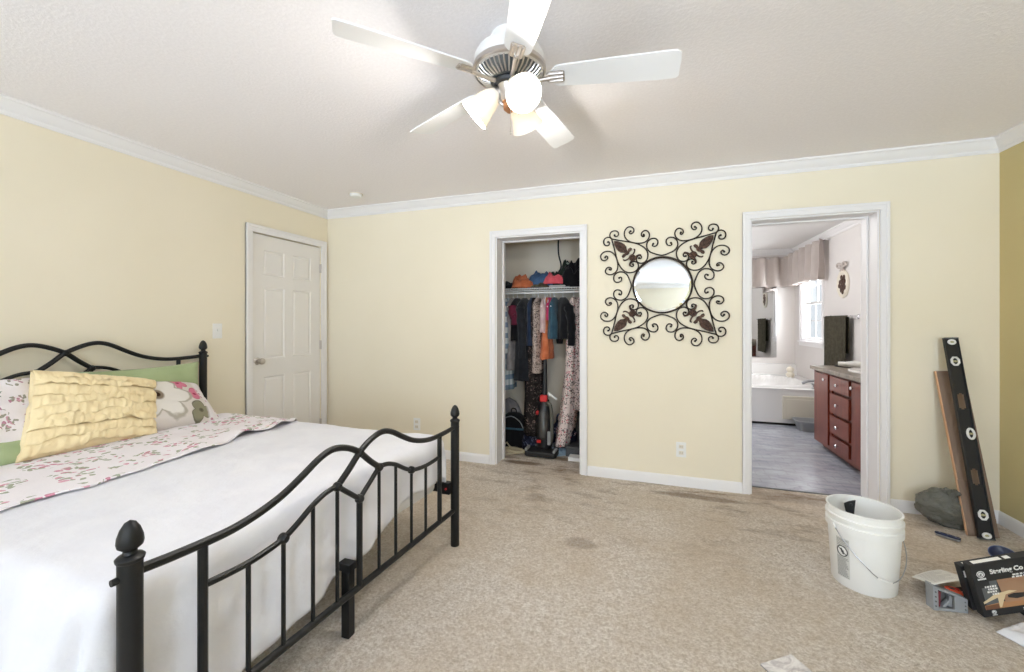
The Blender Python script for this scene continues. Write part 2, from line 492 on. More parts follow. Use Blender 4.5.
def smooth_path(pts, n=8, closed=False):
    """Catmull-Rom through points"""
    P = [Vector(p) for p in pts]; out = []; m = len(P)
    for i in range(m if closed else m-1):
        p0 = P[i-1] if (i > 0 or closed) else P[0]*2-P[1]
        p1 = P[i]; p2 = P[(i+1) % m]
        p3 = P[(i+2) % m] if (i+2 < m or closed) else P[-1]*2-P[-2]
        for k in range(n):
            t = k/n
            out.append(0.5*((2*p1)+(p2-p0)*t+(2*p0-5*p1+4*p2-p3)*t*t+(3*p1-p0-3*p2+p3)*t**3))
    if not closed: out.append(P[-1])
    return out
def lerp(a, b, t): return a+(b-a)*t
def interp(x, tab):
    for (a, fa), (b, fb) in zip(tab, tab[1:]):
        if x <= b: return lerp(fa, fb, max(0, min(1, (x-a)/(b-a))))
    return tab[-1][1]
def nz(*p): return noise.noise(Vector(p))
def text(name, body, size, fn_matrix, mat, parent, align='LEFT', ext=0.0006, bold=0.0):
    c = bpy.data.curves.new(name, 'FONT'); c.body = body; c.size = size; c.extrude = ext; c.align_x = align; c.offset = bold
    c.materials.append(mat)
    tmp = bpy.data.objects.new(name+'_curve', c); COL.objects.link(tmp)
    bpy.context.view_layer.update()
    me = bpy.data.meshes.new_from_object(tmp.evaluated_get(bpy.context.evaluated_depsgraph_get()))
    bpy.data.objects.remove(tmp); bpy.data.curves.remove(c)
    me.name = name; me.transform(fn_matrix); me.transform(Matrix.Translation(-ORG[parent.name]))
    o = bpy.data.objects.new(name, me); COL.objects.link(o); o.parent = parent
    ORG[o.name] = ORG[parent.name]
    return o

# ================================================================== THE ROOM
def slab(name, a, b, mat, extra=()):
    q = B().box(a, b)
    for e in extra: q.box(*e)
    return struct(q.build(name, mat, smooth=0))
DOOR_L = (2.591, 3.361, 2.05)              # y0, y1, top of the door in the left wall
CL = (-1.303, -0.535, 2.046)               # closet opening
BA = (0.721, 1.503, 2.046)                 # bathroom opening
slab('floor', (XL-0.1, YR-0.1, -0.1), (XR+0.1, YB+0.165, 0), M_CARPET, [((CX0, YB+0.165, -0.1), (CX1, CYB, 0))])
slab('floor_bathroom', (BX0, YB+0.165, -0.1), (BXR, BYB, 0.0), M_VINYL)
slab('ceiling', (XL-0.1, YR-0.1, H), (XR+0.1, YB2, H+0.1), M_CEIL)
slab('ceiling_bathroom', (BX0-0.1, YB2, H), (BXR+0.1, BYB+0.1, H+0.1), M_BATHC)
slab('ceiling_closet', (CX0-0.1, YB2, H), (CX1+0.02, CYB+0.1, H+0.1), M_CLW)
# far wall with its two openings; the bedroom face is painted cream
slab('wall_back', (XL-0.1, YB, 0), (CL[0], YB2, H), M_YEL,
     [((CL[1], YB, 0), (BA[0], YB2, H)), ((BA[1], YB, 0), (XR+0.1, YB2, H)),
      ((CL[0], YB, CL[2]), (CL[1], YB2, H)), ((BA[0], YB, BA[2]), (BA[1], YB2, H))])
slab('wall_left', (XL-0.1, YR-0.1, 0), (XL, DOOR_L[0], H), M_YEL,
     [((XL-0.1, DOOR_L[1], 0), (XL, YB, H)), ((XL-0.1, DOOR_L[0], DOOR_L[2]), (XL, DOOR_L[1], H)), ((XL-0.14, DOOR_L[0]-0.04, 0), (XL-0.1, DOOR_L[1]+0.04, DOOR_L[2]+0.04))])  # last box: added backing that keeps daylight from leaking round the door
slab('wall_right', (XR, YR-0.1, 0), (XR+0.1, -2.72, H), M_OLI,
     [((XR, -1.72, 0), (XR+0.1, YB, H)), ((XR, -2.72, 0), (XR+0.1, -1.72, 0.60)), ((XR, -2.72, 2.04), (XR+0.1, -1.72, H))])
slab('wall_rear', (XL, YR-0.1, 0), (-2.62, YR, H), M_YEL,
     [((-0.98, YR-0.1, 0), (0.96, YR, H)), ((1.94, YR-0.1, 0), (XR, YR, H)),
      ((-2.62, YR-0.1, 0), (-0.98, YR, 0.60)), ((-2.62, YR-0.1, 2.04), (-0.98, YR, H)),
      ((0.96, YR-0.1, 0), (1.94, YR, 0.60)), ((0.96, YR-0.1, 2.04), (1.94, YR, H))])
slab('wall_bathroom_right', (BXR, YB2, 0), (BXR+0.12, 6.45, H), M_BATHW,
     [((BXR, 7.26, 0), (BXR+0.12, BYB, H)), ((BXR, 6.45, 0), (BXR+0.12, 7.26, 1.0)), ((BXR, 6.45, 2.12), (BXR+0.12, 7.26, H))])
slab('wall_bathroom_back', (BX0-0.1, BYB, 0), (BXR+0.12, BYB+0.1, H), M_BATHW)
slab('wall_bathroom_left', (BX0-0.1, YB2, 0), (BX0, BYB, H), M_BATHW)
slab('wall_closet_back', (CX0-0.1, CYB, 0), (CX1, CYB+0.08, H), M_CLW, [((-1.062, CYB-0.004, 0), (-1.035, CYB, H)), ((-0.80, CYB-0.004, 0), (-0.775, CYB, H))])
slab('wall_closet_left', (CX0-0.1, YB2, 0), (CX0, CYB, H), M_CLW)
slab('wall_closet_right', (CX1, YB2, 0), (BX0-0.1, CYB, H), M_CLW)

# crown moulding
CROWN = [(0, 0), (0.062, 0), (0.062, 0.012), (0.050, 0.018), (0.040, 0.036), (0.024, 0.054), (0.014, 0.062), (0.014, 0.072), (0.008, 0.084), (0, 0.084)]
def crown(name, p0, p1, nrm, m0=1, m1=1):
    """p0 -> p1 along the wall at the ceiling; ends mitred by m0 / m1"""
    p0, p1, nrm = Vector(p0), Vector(p1), Vector(nrm); d = (p1-p0).normalized()
    q = B()
    q.skin([q.ring([p0+nrm*o+d*o*m0-V(0, 0, dr) for o, dr in CROWN]), q.ring([p1+nrm*o-d*o*m1-V(0, 0, dr) for o, dr in CROWN])])
    return struct(q.build(name, M_TRIM, smooth=25))
crown('trim_1', (XL, YB, H), (XR, YB, H), (0, -1, 0))
crown('trim_2', (XL, YR, H), (XL, YB, H), (1, 0, 0))
crown('trim_3', (XR, YR, H), (XR, YB, H), (-1, 0, 0))
crown('trim_4', (XL, YR, H), (XR, YR, H), (0, 1, 0))
crown('trim_5', (BXR, YB2, H), (BXR, BYB, H), (-1, 0, 0))
crown('trim_6', (BX0, BYB, H), (BXR, BYB, H), (0, -1, 0))
# baseboards
def base(name, segs, axis, at, sgn):
    q = B()
    for a, b in segs:
        prof = [(0, 0), (0.014, 0), (0.014, 0.062), (0.009, 0.074), (0.004, 0.08), (0, 0.08)]
        if axis == 'x': f = lambda t: [(t, at+sgn*o, z) for o, z in prof]
        else: f = lambda t: [(at+sgn*o, t, z) for o, z in prof]
        q.skin([q.ring(f(a)), q.ring(f(b))])
    return struct(q.build(name, M_TRIM, smooth=25))
base('baseboard_back', [(XL, CL[0]-0.055), (CL[1]+0.055, BA[0]-0.05), (BA[1]+0.055, XR)], 'x', YB, -1)
base('baseboard_left', [(YR, DOOR_L[0]-0.063), (DOOR_L[1]+0.066, YB)], 'y', XL, 1)
base('baseboard_right', [(YR, YB)], 'y', XR, -1)
base('baseboard_bathroom', [(YB2, 3.8), (5.12, 5.85)], 'y', BXR, -1)

# door casings and jambs
def casing(name, o, y, w, sgn, top_extra=0.0):
    """casing round opening o on plane y (normal sgn along y), plus jamb lining and stop"""
    x0, x1, zt = o
    q = B()
    def prof(z): return z
    t1, t2 = 0.014, 0.020
    for (a, b, c, d) in [(x0-w, x0, 0, zt), (x1, x1+w, 0, zt), (x0-w, x1+w, zt, zt+w)]:
        q.box((a, min(y, y+sgn*t1), c), (b, max(y, y+sgn*t1), d))
    for (a, b, c, d) in [(x0-w, x0-w*0.62, 0, zt+w), (x1+w*0.62, x1+w, 0, zt+w), (x0-w*0.62, x1+w*0.62, zt+w*0.62, zt+w)]:
        q.box((a, min(y, y+sgn*t2), c), (b, max(y, y+sgn*t2), d))
    return struct(q.build(name, M_TRIM, smooth=0, bevel=0.003))
casing('trim_7', CL, YB, 0.052, -1)
casing('trim_8', BA, YB, 0.052, -1)
casing('trim_9', (CL[0]+0.012, CL[1]-0.012, CL[2]-0.012), YB2, 0.055, 1)
casing('trim_10', (BA[0]+0.012, BA[1]-0.012, BA[2]-0.012), YB2, 0.055, 1)
def jamb(name, o, ys):
    x0, x1, zt = o; q = B(); t = 0.012
    q.box((x0, YB, 0), (x0+t, YB2, zt)).box((x1-t, YB, 0), (x1, YB2, zt)).box((x0+t, YB, zt-t), (x1-t, YB2, zt))
    q.box((x0+t, ys, 0), (x0+t+0.012, ys+0.035, zt-t)).box((x1-t-0.012, ys, 0), (x1-t, ys+0.035, zt-t)).box((x0+t+0.012, ys, zt-t-0.012), (x1-t-0.012, ys+0.035, zt-t))
    return struct(q.build(name, M_TRIM, smooth=0, bevel=0.002))
jamb('trim_11', CL, YB+0.15)
jamb('trim_12', BA, YB+0.12)
# metal strip where carpet meets vinyl
struct(B().box((BA[0]+0.012, YB+0.155, 0), (BA[1]-0.012, YB+0.175, 0.004)).build('trim_13', M_GREYD, smooth=0))

# six-panel door in the left wall
def left_door():
    y0, y1, zt = DOOR_L[0]+0.004, DOOR_L[1]-0.004, DOOR_L[2]-0.008
    xf = XL-0.014
    ys = [y0, y0+0.115, y0+0.335, y1-0.335, y1-0.115, y1]
    zs = [0.012, 0.235, 0.80, 0.955, 1.585, 1.69, 1.915, zt]
    q = B(); g = [[q.bm.verts.new((xf, y, z)) for z in zs] for y in ys]
    pan = []
    for i in range(5):
        for j in range(7):
            f = q.bm.faces.new([g[i][j], g[i+1][j], g[i+1][j+1], g[i][j+1]])
            if i in (1, 3) and j in (1, 3, 5): pan.append(f)
    q.bm.normal_update()
    if pan[0].normal.x < 0: bmesh.ops.reverse_faces(q.bm, faces=q.bm.faces); q.bm.normal_update()
    bmesh.ops.inset_individual(q.bm, faces=pan, thickness=0.014, depth=-0.009)
    bmesh.ops.inset_individual(q.bm, faces=pan, thickness=0.006, depth=0.0)
    bmesh.ops.inset_individual(q.bm, faces=pan, thickness=0.022, depth=0.007)
    xb = xf-0.036
    # back and edges
    c = [q.bm.verts.new((xb, y, z)) for y, z in [(y0, zs[0]), (y1, zs[0]), (y1, zt), (y0, zt)]]
    q.bm.faces.new(c[::-1])
    left = [g[0][j] for j in range(8)]; right = [g[5][j] for j in range(8)]
    bot = [g[i][0] for i in range(6)]; top = [g[i][7] for i in range(6)]
    q.bm.faces.new(left+[c[3], c[0]]); q.bm.faces.new(right[::-1]+[c[1], c[2]])
    q.bm.faces.new(bot[::-1]+[c[0], c[1]]); q.bm.faces.new(top+[c[2], c[3]])
    d = struct(q.build('door_1', M_DOOR, smooth=20))
    ky, kz = 2.652, 0.945
    k = B().lathe([(0.031, 0), (0.031, 0.004), (0.026, 0.009), (0.013, 0.012), (0.011, 0.03), (0.017, 0.036), (0.026, 0.046), (0.028, 0.056), (0.024, 0.066), (0.012, 0.071), (0.001, 0.072)], (xf, ky, kz), (1, 0, 0))
    k.build('door_knob', M_NICKEL, d)
    for z in (0.25, 1.05, 1.83):
        h = B().cyl((XL+0.004, y1+0.004, z-0.045), (XL+0.004, y1+0.004, z+0.045), 0.006, seg=10)
        h.box((xf, y1-0.002, z-0.045), (XL, y1+0.002, z+0.045))
        h.build('hinge', M_NICKEL, d)
left_door()
def left_casing():
    y0, y1, zt = DOOR_L; q = B(); w = 0.062
    for t, (a, b, c, d) in [(0.014, (y0-w, y0, 0, zt)), (0.014, (y1, y1+w, 0, zt)), (0.014, (y0-w, y1+w, zt, zt+w)),
                            (0.020, (y0-w, y0-w*0.6, 0, zt+w)), (0.020, (y1+w*0.6, y1+w, 0, zt+w)), (0.020, (y0-w*0.6, y1+w*0.6, zt+w*0.6, zt+w))]:
        q.box((XL, a, c), (XL+t, b, d))
    struct(q.build('trim_14', M_TRIM, smooth=0, bevel=0.003))
left_casing()

# windows
def window(name, c, w, h, axis, out, rows=2, cols=2):
    """double-hung window filling an opening; c = centre of the opening on the inside wall face"""
    c = Vector(c); out = Vector(out); al = Vector((0, 1, 0)) if axis == 'y' else Vector((1, 0, 0))
    def P(a, z, o): return c+al*a+V(0, 0, z)+out*o
    def bar(q, a0, a1, z0, z1, o0, o1):
        p, r = P(a0, z0, o0), P(a1, z1, o1)
        q.box([min(p[i], r[i]) for i in range(3)], [max(p[i], r[i]) for i in range(3)])
    q = B(); f = 0.035
    for a0, a1, z0, z1 in [(-w/2, -w/2+f, -h/2, h/2), (w/2-f, w/2, -h/2, h/2), (-w/2+f, w/2-f, h/2-f, h/2), (-w/2+f, w/2-f, -h/2, -h/2+f)]:
        bar(q, a0, a1, z0, z1, 0.0, 0.10)
    bar(q, -w/2-0.05, w/2+0.05, -h/2-0.012, -h/2+0.008, -0.035, 0.0)
    for a0, a1, z0, z1 in [(-w/2-0.05, -w/2, -h/2, h/2+0.05), (w/2, w/2+0.05, -h/2, h/2+0.05), (-w/2, w/2, h/2, h/2+0.05), (-w/2-0.05, w/2+0.05, -h/2-0.065, -h/2-0.012)]:
        bar(q, a0, a1, z0, z1, -0.015, 0.0)
    o = struct(q.build(name, M_TRIM, smooth=0, bevel=0.002))
    iw = w/2-f
    for k, (z0, z1, od) in enumerate([(-h/2+f, 0.015, 0.045), (-0.015, h/2-f, 0.072)]):
        q = B(); s = 0.032
        for a0, a1, b0, b1 in [(-iw, -iw+s, z0, z1), (iw-s, iw, z0, z1), (-iw+s, iw-s, z0, z0+s), (-iw+s, iw-s, z1-s, z1)]:
            bar(q, a0, a1, b0, b1, od, od+0.025)
        for i in range(1, cols): bar(q, lerp(-iw, iw, i/cols)-0.006, lerp(-iw, iw, i/cols)+0.006, z0+s, z1-s, od+0.006, od+0.018)
        for j in range(1, rows): bar(q, -iw+s, iw-s, lerp(z0, z1, j/rows)-0.006, lerp(z0, z1, j/rows)+0.006, od+0.006, od+0.018)
        so = q.build('window_sash', M_TRIM, o, smooth=0)
        g = B(); bar(g, -iw+s*0.5, iw-s*0.5, z0+s*0.5, z1-s*0.5, od+0.011, od+0.013)
        g.build('window_pane', M_GLASSW, so, smooth=0)
window('window_1', (BXR, 6.855, 1.56), 0.81, 1.12, 'y', (1, 0, 0))
window('window_2', (-1.80, YR, 1.32), 1.64, 1.44, 'x', (0, -1, 0), 3, 3)
window('window_3', (1.45, YR, 1.32), 0.98, 1.44, 'x', (0, -1, 0), 3, 2)
window('window_4', (XR, -2.22, 1.32), 1.0, 1.44, 'y', (1, 0, 0), 3, 2)

# switch, outlets, smoke detector
def plate(name, P, label, cat, kind):
    """P(a, z, o): a along wall, z up, o out of the wall"""
    def bx(a0, a1, z0, z1, o0, o1):
        p, r = P(a0, z0, o0), P(a1, z1, o1)
        return [min(p[i], r[i]) for i in range(3)], [max(p[i], r[i]) for i in range(3)]
    t = thing(name, P(0, -0.058, 0), label, cat)
    B().box(*bx(-0.036, 0.036, -0.058, 0.058, 0, 0.006)).build('cover_plate', M_WPLAS, t, bevel=0.002)
    if kind == 'switch':
        B().box(*bx(-0.006, 0.006, -0.004, 0.014, 0.006, 0.016)).build('toggle', M_WPLAS, t, bevel=0.001)
    else:
        for z in (-0.024, 0.024):
            s = B().box(*bx(-0.017, 0.017, z-0.014, z+0.014, 0.006, 0.009)).build('socket', M_CREAM, t, bevel=0.003)
            q = B()
            for a in (-0.007, 0.007): q.box(*bx(a-0.001, a+0.001, z-0.005, z+0.005, 0.009, 0.0095))
            q.build('socket_slot', M_DARK, s, smooth=0)
plate('light_switch', lambda a, z, o: V(XL+o, 2.295+a, 1.211+z), 'white toggle light switch on the cream wall left of the panelled door', 'switch', 'switch')
plate('wall_outlet', lambda a, z, o: V(0.245+a, YB-o, 0.285+z), 'white wall outlet low between the closet and the bathroom doorway', 'outlet', 'o')
plate('wall_outlet', lambda a, z, o: V(-2.11+a, YB-o, 0.30+z), 'white wall outlet low behind the far end of the bed', 'outlet', 'o')
sd = thing('smoke_detector', (-2.507, 3.066, H), 'small round white smoke detector on the ceiling near the far left corner', 'smoke detector')
B().lathe([(0.052, 0), (0.055, -0.012), (0.050, -0.026), (0.03, -0.034), (0.001, -0.035)], (-2.507, 3.066, H)).build('detector_body', M_WPLAS, sd)
B().lathe([(0.056, 0), (0.062, 0), (0.062, -0.006), (0.056, -0.006)], (-2.507, 3.066, H), closed=True, cap=False).build('mounting_ring', M_CREAM, sd)

# ================================================================== THE BED
FA, FB = V(-1.173, 0.639, 0), V(-1.051, 2.124, 0)     # foot posts (near, far)
HA, HB = V(-3.115, 0.640, 0), V(-3.115, 2.145, 0)     # head posts
bed = thing('metal_bed', (-2.1, 1.38, 0), 'black metal bed with scrolled headboard and footboard', 'bed')
def board(A, Bp, dz, names, ht_post):
    """head- or footboard between posts A and Bp; dz lifts the pattern"""
    L = (Bp-A).length; e = (Bp-A)/L; C = L/2
    def P(s, z): return A+e*s+V(0, 0, z+dz)
    def mir(pts): return [(2*C-s, z) for s, z in pts]
    # posts with finials
    for p in (A, Bp):
        post = B().tube([p, p+V(0, 0, ht_post-0.085)], 0.0245, 20).build('post', M_BLACKM, bed)
        zt = ht_post-0.085
        B().lathe([(a_*0.92, b_) for a_, b_ in [(0.0270, -0.004), (0.030, 0.0), (0.031, 0.006), (0.026, 0.011), (0.017, 0.015), (0.014, 0.022), (0.018, 0.026), (0.0265, 0.033), (0.0285, 0.042),
                   (0.027, 0.056), (0.021, 0.074), (0.012, 0.088), (0.001, 0.094)]], p+V(0, 0, zt), seg=24).build('finial', M_BLACKM, post)
        sg = 1 if p == Bp else -1
        q = B().cyl(p+e*sg*0.022+V(0, 0, 0.672+dz), p+e*sg*0.036+V(0, 0, 0.672+dz), 0.009, 0.008, 12)
        q.build('bolt_cap', M_BLACKM, post)
    s0 = C-0.5855
    x1 = C-0.1; x2 = C+0.115
    top = [(0.02, 0.676), (0.10, 0.671), (0.20, 0.669), (0.26, 0.673), (0.33, 0.686), (0.40, 0.708), (0.47, 0.742), (0.54, 0.780), (0.59, 0.797), (0.635, 0.797), (0.69, 0.780), (C, 0.748), (C+0.06, 0.695), (x2, 0.652)]
    low = [(s0, 0.553), (s0+0.07, 0.548), (s0+0.13, 0.547), (s0+0.19, 0.553), (0.404, 0.564), (0.455, 0.588), (0.515, 0.624), (0.565, 0.645), (0.605, 0.652), (C-0.115, 0.650), (C-0.06, 0.607), (C, 0.559)]
    for f in (lambda p: p, mir):
        B().tube(smooth_path([P(*q) for q in f(top)], 5), 0.0125, 10).build(names[0], M_BLACKM, bed)
        B().tube(smooth_path([P(*q) for q in f(low)], 5), 0.010, 10).build(names[1], M_BLACKM, bed)
    if dz == 0:
        B().tube([P(0.02, 0.203), P(L-0.02, 0.203)], 0.0135, 12).build('bottom_rail', M_BLACKM, bed)
    else:
        B().tube([P(0.02, 0.203-0.1), P(L-0.02, 0.203-0.1)], 0.0135, 12).build('bottom_rail', M_BLACKM, bed)
    zb = 0.203 if dz == 0 else 0.103
    for s, zt, r in [(s0, 0.669, 0.0125), (s0+0.127, 0.548, 0.0072), (0.404, 0.564, 0.0072), (0.52, 0.626, 0.0072), (C-0.115, 0.648, 0.0072), (C, 0.559, 0.0125)]:
        for s_ in ([s] if abs(s-C) < 1e-6 else [s, 2*C-s]):
            B().tube([P(s_, zb), P(s_, zt)], r, 10).build('spindle', M_BLACKM, bed)
    for s, z in [(C, 0.748), (C-0.115, 0.651), (C+0.115, 0.651), (C, 0.560), (0.404, 0.564), (2*C-0.404, 0.564)]:
        c = P(s, z); n = V(e.y, -e.x, 0)
        q = B().lathe([(0.001, -0.017), (0.010, -0.016), (0.017, -0.009), (0.018, 0), (0.017, 0.009), (0.010, 0.016), (0.001, 0.017)], c, n, 14)
        q.build('medallion', M_BLACKM, bed)
board(FA, FB, 0.0, ('footboard_top_rail', 'footboard_lower_rail'), 0.795)
board(HA, HB, 0.356, ('headboard_top_rail', 'headboard_lower_rail'), 1.137)
for a, b, sg in ((HA, FA, -1), (HB, FB, 1)):
    d = (b-a).normalized(); n = V(-d.y, d.x, 0)
    q = B(); w = 0.012
    pts = []
    for p in (a+d*0.024, b-d*0.024):
        pts.append(q.ring([p+n*w+V(0, 0, 0.295), p-n*w+V(0, 0, 0.295), p-n*w+V(0, 0, 0.345), p+n*w+V(0, 0, 0.345)]))
    q.skin(pts); r = q.build('side_rail', M_BLACKM, bed, smooth=0, bevel=0.002)
    p = b-d*0.055
    B().box(p+V(-0.03, -0.022, 0.29), p+V(0.03, 0.022, 0.355)).build('corner_bracket', M_BLACKM, bed, bevel=0.004)
    B().cyl(p+V(0.01, -0.024 if sg > 0 else -0.024, 0.325), p+V(0.01, -0.030, 0.325), 0.006, seg=10).build('red_cap', M_RED, bed)
for x in (-1.16, -2.15):
    q = B().box((x-0.019, 1.352, 0), (x+0.019, 1.390, 0.270)); q.build('center_leg', M_BLACKM, bed, bevel=0.004)
B().box((-3.09, 1.352, 0.27), (-1.135, 1.390, 0.30)).build('center_rail', M_BLACKM, bed, smooth=0)
for k in range(7):
    x = -3.0+k*0.28
    B().box((x-0.03, 0.66, 0.301), (x+0.03, 2.12, 0.313)).build('slat', M_BLACKM, bed, smooth=0)

# mattress
def xfoot(y): return -1.140-(2.10-y)*0.092
def mattress():
    y0, y1, x0, z0, z1 = 0.655, 2.105, -3.07, 0.315, 0.60
    q = B(); R = 0.05
    def outline(ins, z):
        pts = []; r = 0.08
        x1a, x1b = xfoot(y0)-ins, xfoot(y1)-ins
        for cx, cy, a0 in [(x0+ins+r, y0+ins+r, PI), (x1a-r, y0+ins+r, 1.5*PI), (x1b-r, y1-ins-r, 0), (x0+ins+r, y1-ins-r, 0.5*PI)]:
            for k in range(7): pts.append((cx+r*math.cos(a0+k*PI/12), cy+r*math.sin(a0+k*PI/12), z))
        return pts
    rings = [q.ring(outline(i, z)) for i, z in [(0.03, z0), (0.005, z0+0.015), (0, z0+0.03), (0, z0+0.13), (0.006, z0+0.14), (0, z0+0.15), (0, z1-0.04), (0.008, z1-0.015), (0.03, z1)]]
    q.skin(rings)
    tag(q.build('mattress', M_SHEET), 'white mattress in a plain fitted sheet under the fleece blanket', 'mattress')
mattress()

# white blanket: lies on the mattress and hangs over foot and both long sides
Y0, Y1, ZT = 0.650, 2.108, 0.622
HEM = [(0.0, 0.62), (0.2, 0.56), (0.314, 0.50), (0.536, 0.445), (0.687, 0.41), (0.843, 0.38), (1.0, 0.325), (1.10, 0.285), (1.254, 0.27), (1.46, 0.26)]
def drop(e, R):
    if e <= 0: return 0.0, 0.0
    t = min(e/R, PI/2)
    return R*math.sin(t), R*(1-math.cos(t))+max(0.0, e-R*PI/2)
def cover_point(x, y, lift=0.0, fold=1.0, seed=0.0):
    """x, y are flat cloth coordinates; beyond the mattress edge the cloth falls"""
    R = 0.055
    xf = xfoot(min(max(y, Y0), Y1))-0.035
    yn, yf = Y0+0.005, Y1-0.03
    ex = max(0.0, x-xf); ey = max(0.0, y-yf, yn-y); sy = 1 if y > 1.3 else -1
    px, py = min(x, xf), min(max(y, yn), yf)
    pz = ZT+lift+0.016*nz(px*1.7+seed, py*1.7, 0.3)+0.007*nz(px*6+seed, py*5, 1.3)+0.0035*nz(px*15+py*6+seed, py*13, 2.3)
    # soft, slightly domed middle
    pz += 0.012*math.sin(PI*max(0, min(1, (py-Y0)/(Y1-Y0))))
    e = math.hypot(ex, ey)
    if e > 0:
        ux, uy = ex/e, sy*ey/e
        s = py+px if ex > ey else px-py
        out, dz = drop(e, R+lift)
        amp = min(1, max(0, (e-0.03)/0.25))*fold
        s2 = (y*1.0 if ex > ey else x)
        w = amp*(0.018*math.sin(s2*17+2.5*nz(s2*3, 2.2, seed))+0.022*nz(s2*6-e*5, e*4+s2*2, 4.2+seed)+0.010*nz(s2*16-e*9, e*12, 1.7)+0.022*nz(s2*2.5, e*2, 8.4))
        if ey > 0 and sy < 0: w += 0.30*dz*ey/e
        if ex > 0 and ey > 0: w += 0.03*min(1, e/0.2)*math.sin(4*math.atan2(ey, ex))
        out = max(out*0.75, out+w)
        if ex > ey: out = min(out, 0.075)
        px += ux*out; py += uy*out; pz = max(0.006, pz-dz)
    return V(px, py, pz)
def blanket():
    x0 = -2.78
    def fn(u, v):
        # v across the bed (near -> far), u from head to foot hem
        ln, lf = 0.64, 0.26
        y = lerp(Y0+0.005-ln, Y1-0.03+lf, v)
        yc = min(max(y, Y0), Y1)
        xe = xfoot(yc)-0.035+interp((yc-0.639), HEM)
        tot = xe-x0
        x = x0+tot*u
        return cover_point(x, y)
    q = B().grid(fn, 150, 150)
    tag(q.build('fleece_blanket', M_BLANKET, smooth=180, solid=0.012), 'white fleece blanket spread over the bed and hanging behind the footboard', 'blanket')
blanket()
# floral top sheet turned down over the head half of the blanket
def sheet():
    fold = [(0.0, -1.99), (0.5, -2.02), (0.64, -2.06), (0.84, -2.085), (1.0, -2.05), (1.4, -2.07), (1.75, -2.10), (2.0, -2.14), (2.13, -2.20), (2.5, -2.30)]
    def fn(u, v):
        y = lerp(Y0+0.03-0.30, Y1-0.03+0.18, v)
        xe = interp(y, fold)+0.018*nz(y*9, 1.1, 0)+0.012*math.sin(y*14)*(1 if y > 1.35 else 0.2)
        x = lerp(-2.80, xe, u)
        p = cover_point(x, y, 0.011, 0.8)
        ruff = max(0, min(1, (y-1.25)/0.4))
        p.z += 0.006*(nz(x*7, y*9, 3.3)+0.6*nz(x*17, y*15, 6.6))*(0.35+0.9*ruff)+0.006
        p.z += ruff*0.020*max(0, (u-0.62)/0.38)*(0.6+0.7*math.sin(y*26+x*5))
        return p
    q = B().grid(fn, 60, 150)
    tag(q.build('floral_top_sheet', M_FLORAL, smooth=180, solid=0.006), 'rose sprigged white top sheet turned down across the bed below the pillows', 'sheet')
sheet()

# pillows; local X = width, Y = thickness (towards the viewer is -Y), Z = height
def pillow(name, mat, w, h, t, c, right, up, label, wr=0.012, seed=0.0, pinch=0.07, n=44, shear=0.0, taper=0.0):
    right = Vector(right).normalized(); up = Vector(up); up = (up-right*up.dot(right)).normalized()
    nrm = right.cross(up)                                       # faces the viewer when right runs to the viewer's right
    R = Matrix((right, -nrm, up)).transposed()
    q = B(); rows = []
    def pt(u, v, side):
        a = max(0.0, 1-abs(u)**3.2)**0.55*max(0.0, 1-abs(v)**3.2)**0.55
        x = u*w/2*(1-pinch*(1-v*v)*abs(u)**3); z = v*h/2*(1-pinch*(1-u*u)*abs(v)**3)
        y = side*t/2*a
        k = wr*a**0.4
        y += -k*(nz(u*2.2+seed, v*2.2, side)+0.5*nz(u*5+seed, v*5, side*2))
        z *= 1-taper*x/w*2
        return V(x+shear*z, y, z)
    for side in (-1, 1):
        q.grid(lambda i, j: pt(i*2-1, j*2-1, side), n, n)
    o = q.build(name, mat, smooth=180, weld=True, origin=(0, 0, 0))
    o.matrix_world = Matrix.Translation(Vector(c)) @ R.to_4x4()
    bpy.context.view_layer.update()
    tag(o, label, 'pillow')
    return o, pt
# viewer's right along the bed head is +Y; pillows face +X
pillow('bed_pillow', M_GREEN, 0.68, 0.46, 0.15, (-2.985, 1.695, 0.775), (0.06, 1, 0), (-0.16, 0.0, 1), 'sage green pillow leaning on the far side of the headboard', seed=3.0)
pillow('bed_pillow', M_GREEN, 0.66, 0.44, 0.13, (-2.86, 0.905, 0.700), (0.02, 1, 0.0), (-1.0, 0.0, 0.12), 'sage green pillow lying flat beneath the rose sprigged pillow', seed=5.0)
pillow('bed_pillow', M_FLORALP, 0.70, 0.40, 0.19, (-2.86, 0.865, 0.835), (0.04, 1, -0.02), (-0.5, 0, 0.8), 'rose sprigged white pillow at the left edge, behind the yellow ruffled one', seed=8.0, wr=0.02)
pillow('bed_pillow', M_BIGFL, 0.68, 0.40, 0.17, (-2.845, 1.66, 0.765), (0.02, 1, -0.10), (-0.75, 0.10, 0.62), 'grey pillow with large pale flower and pink blossoms, against the green one', seed=11.0)
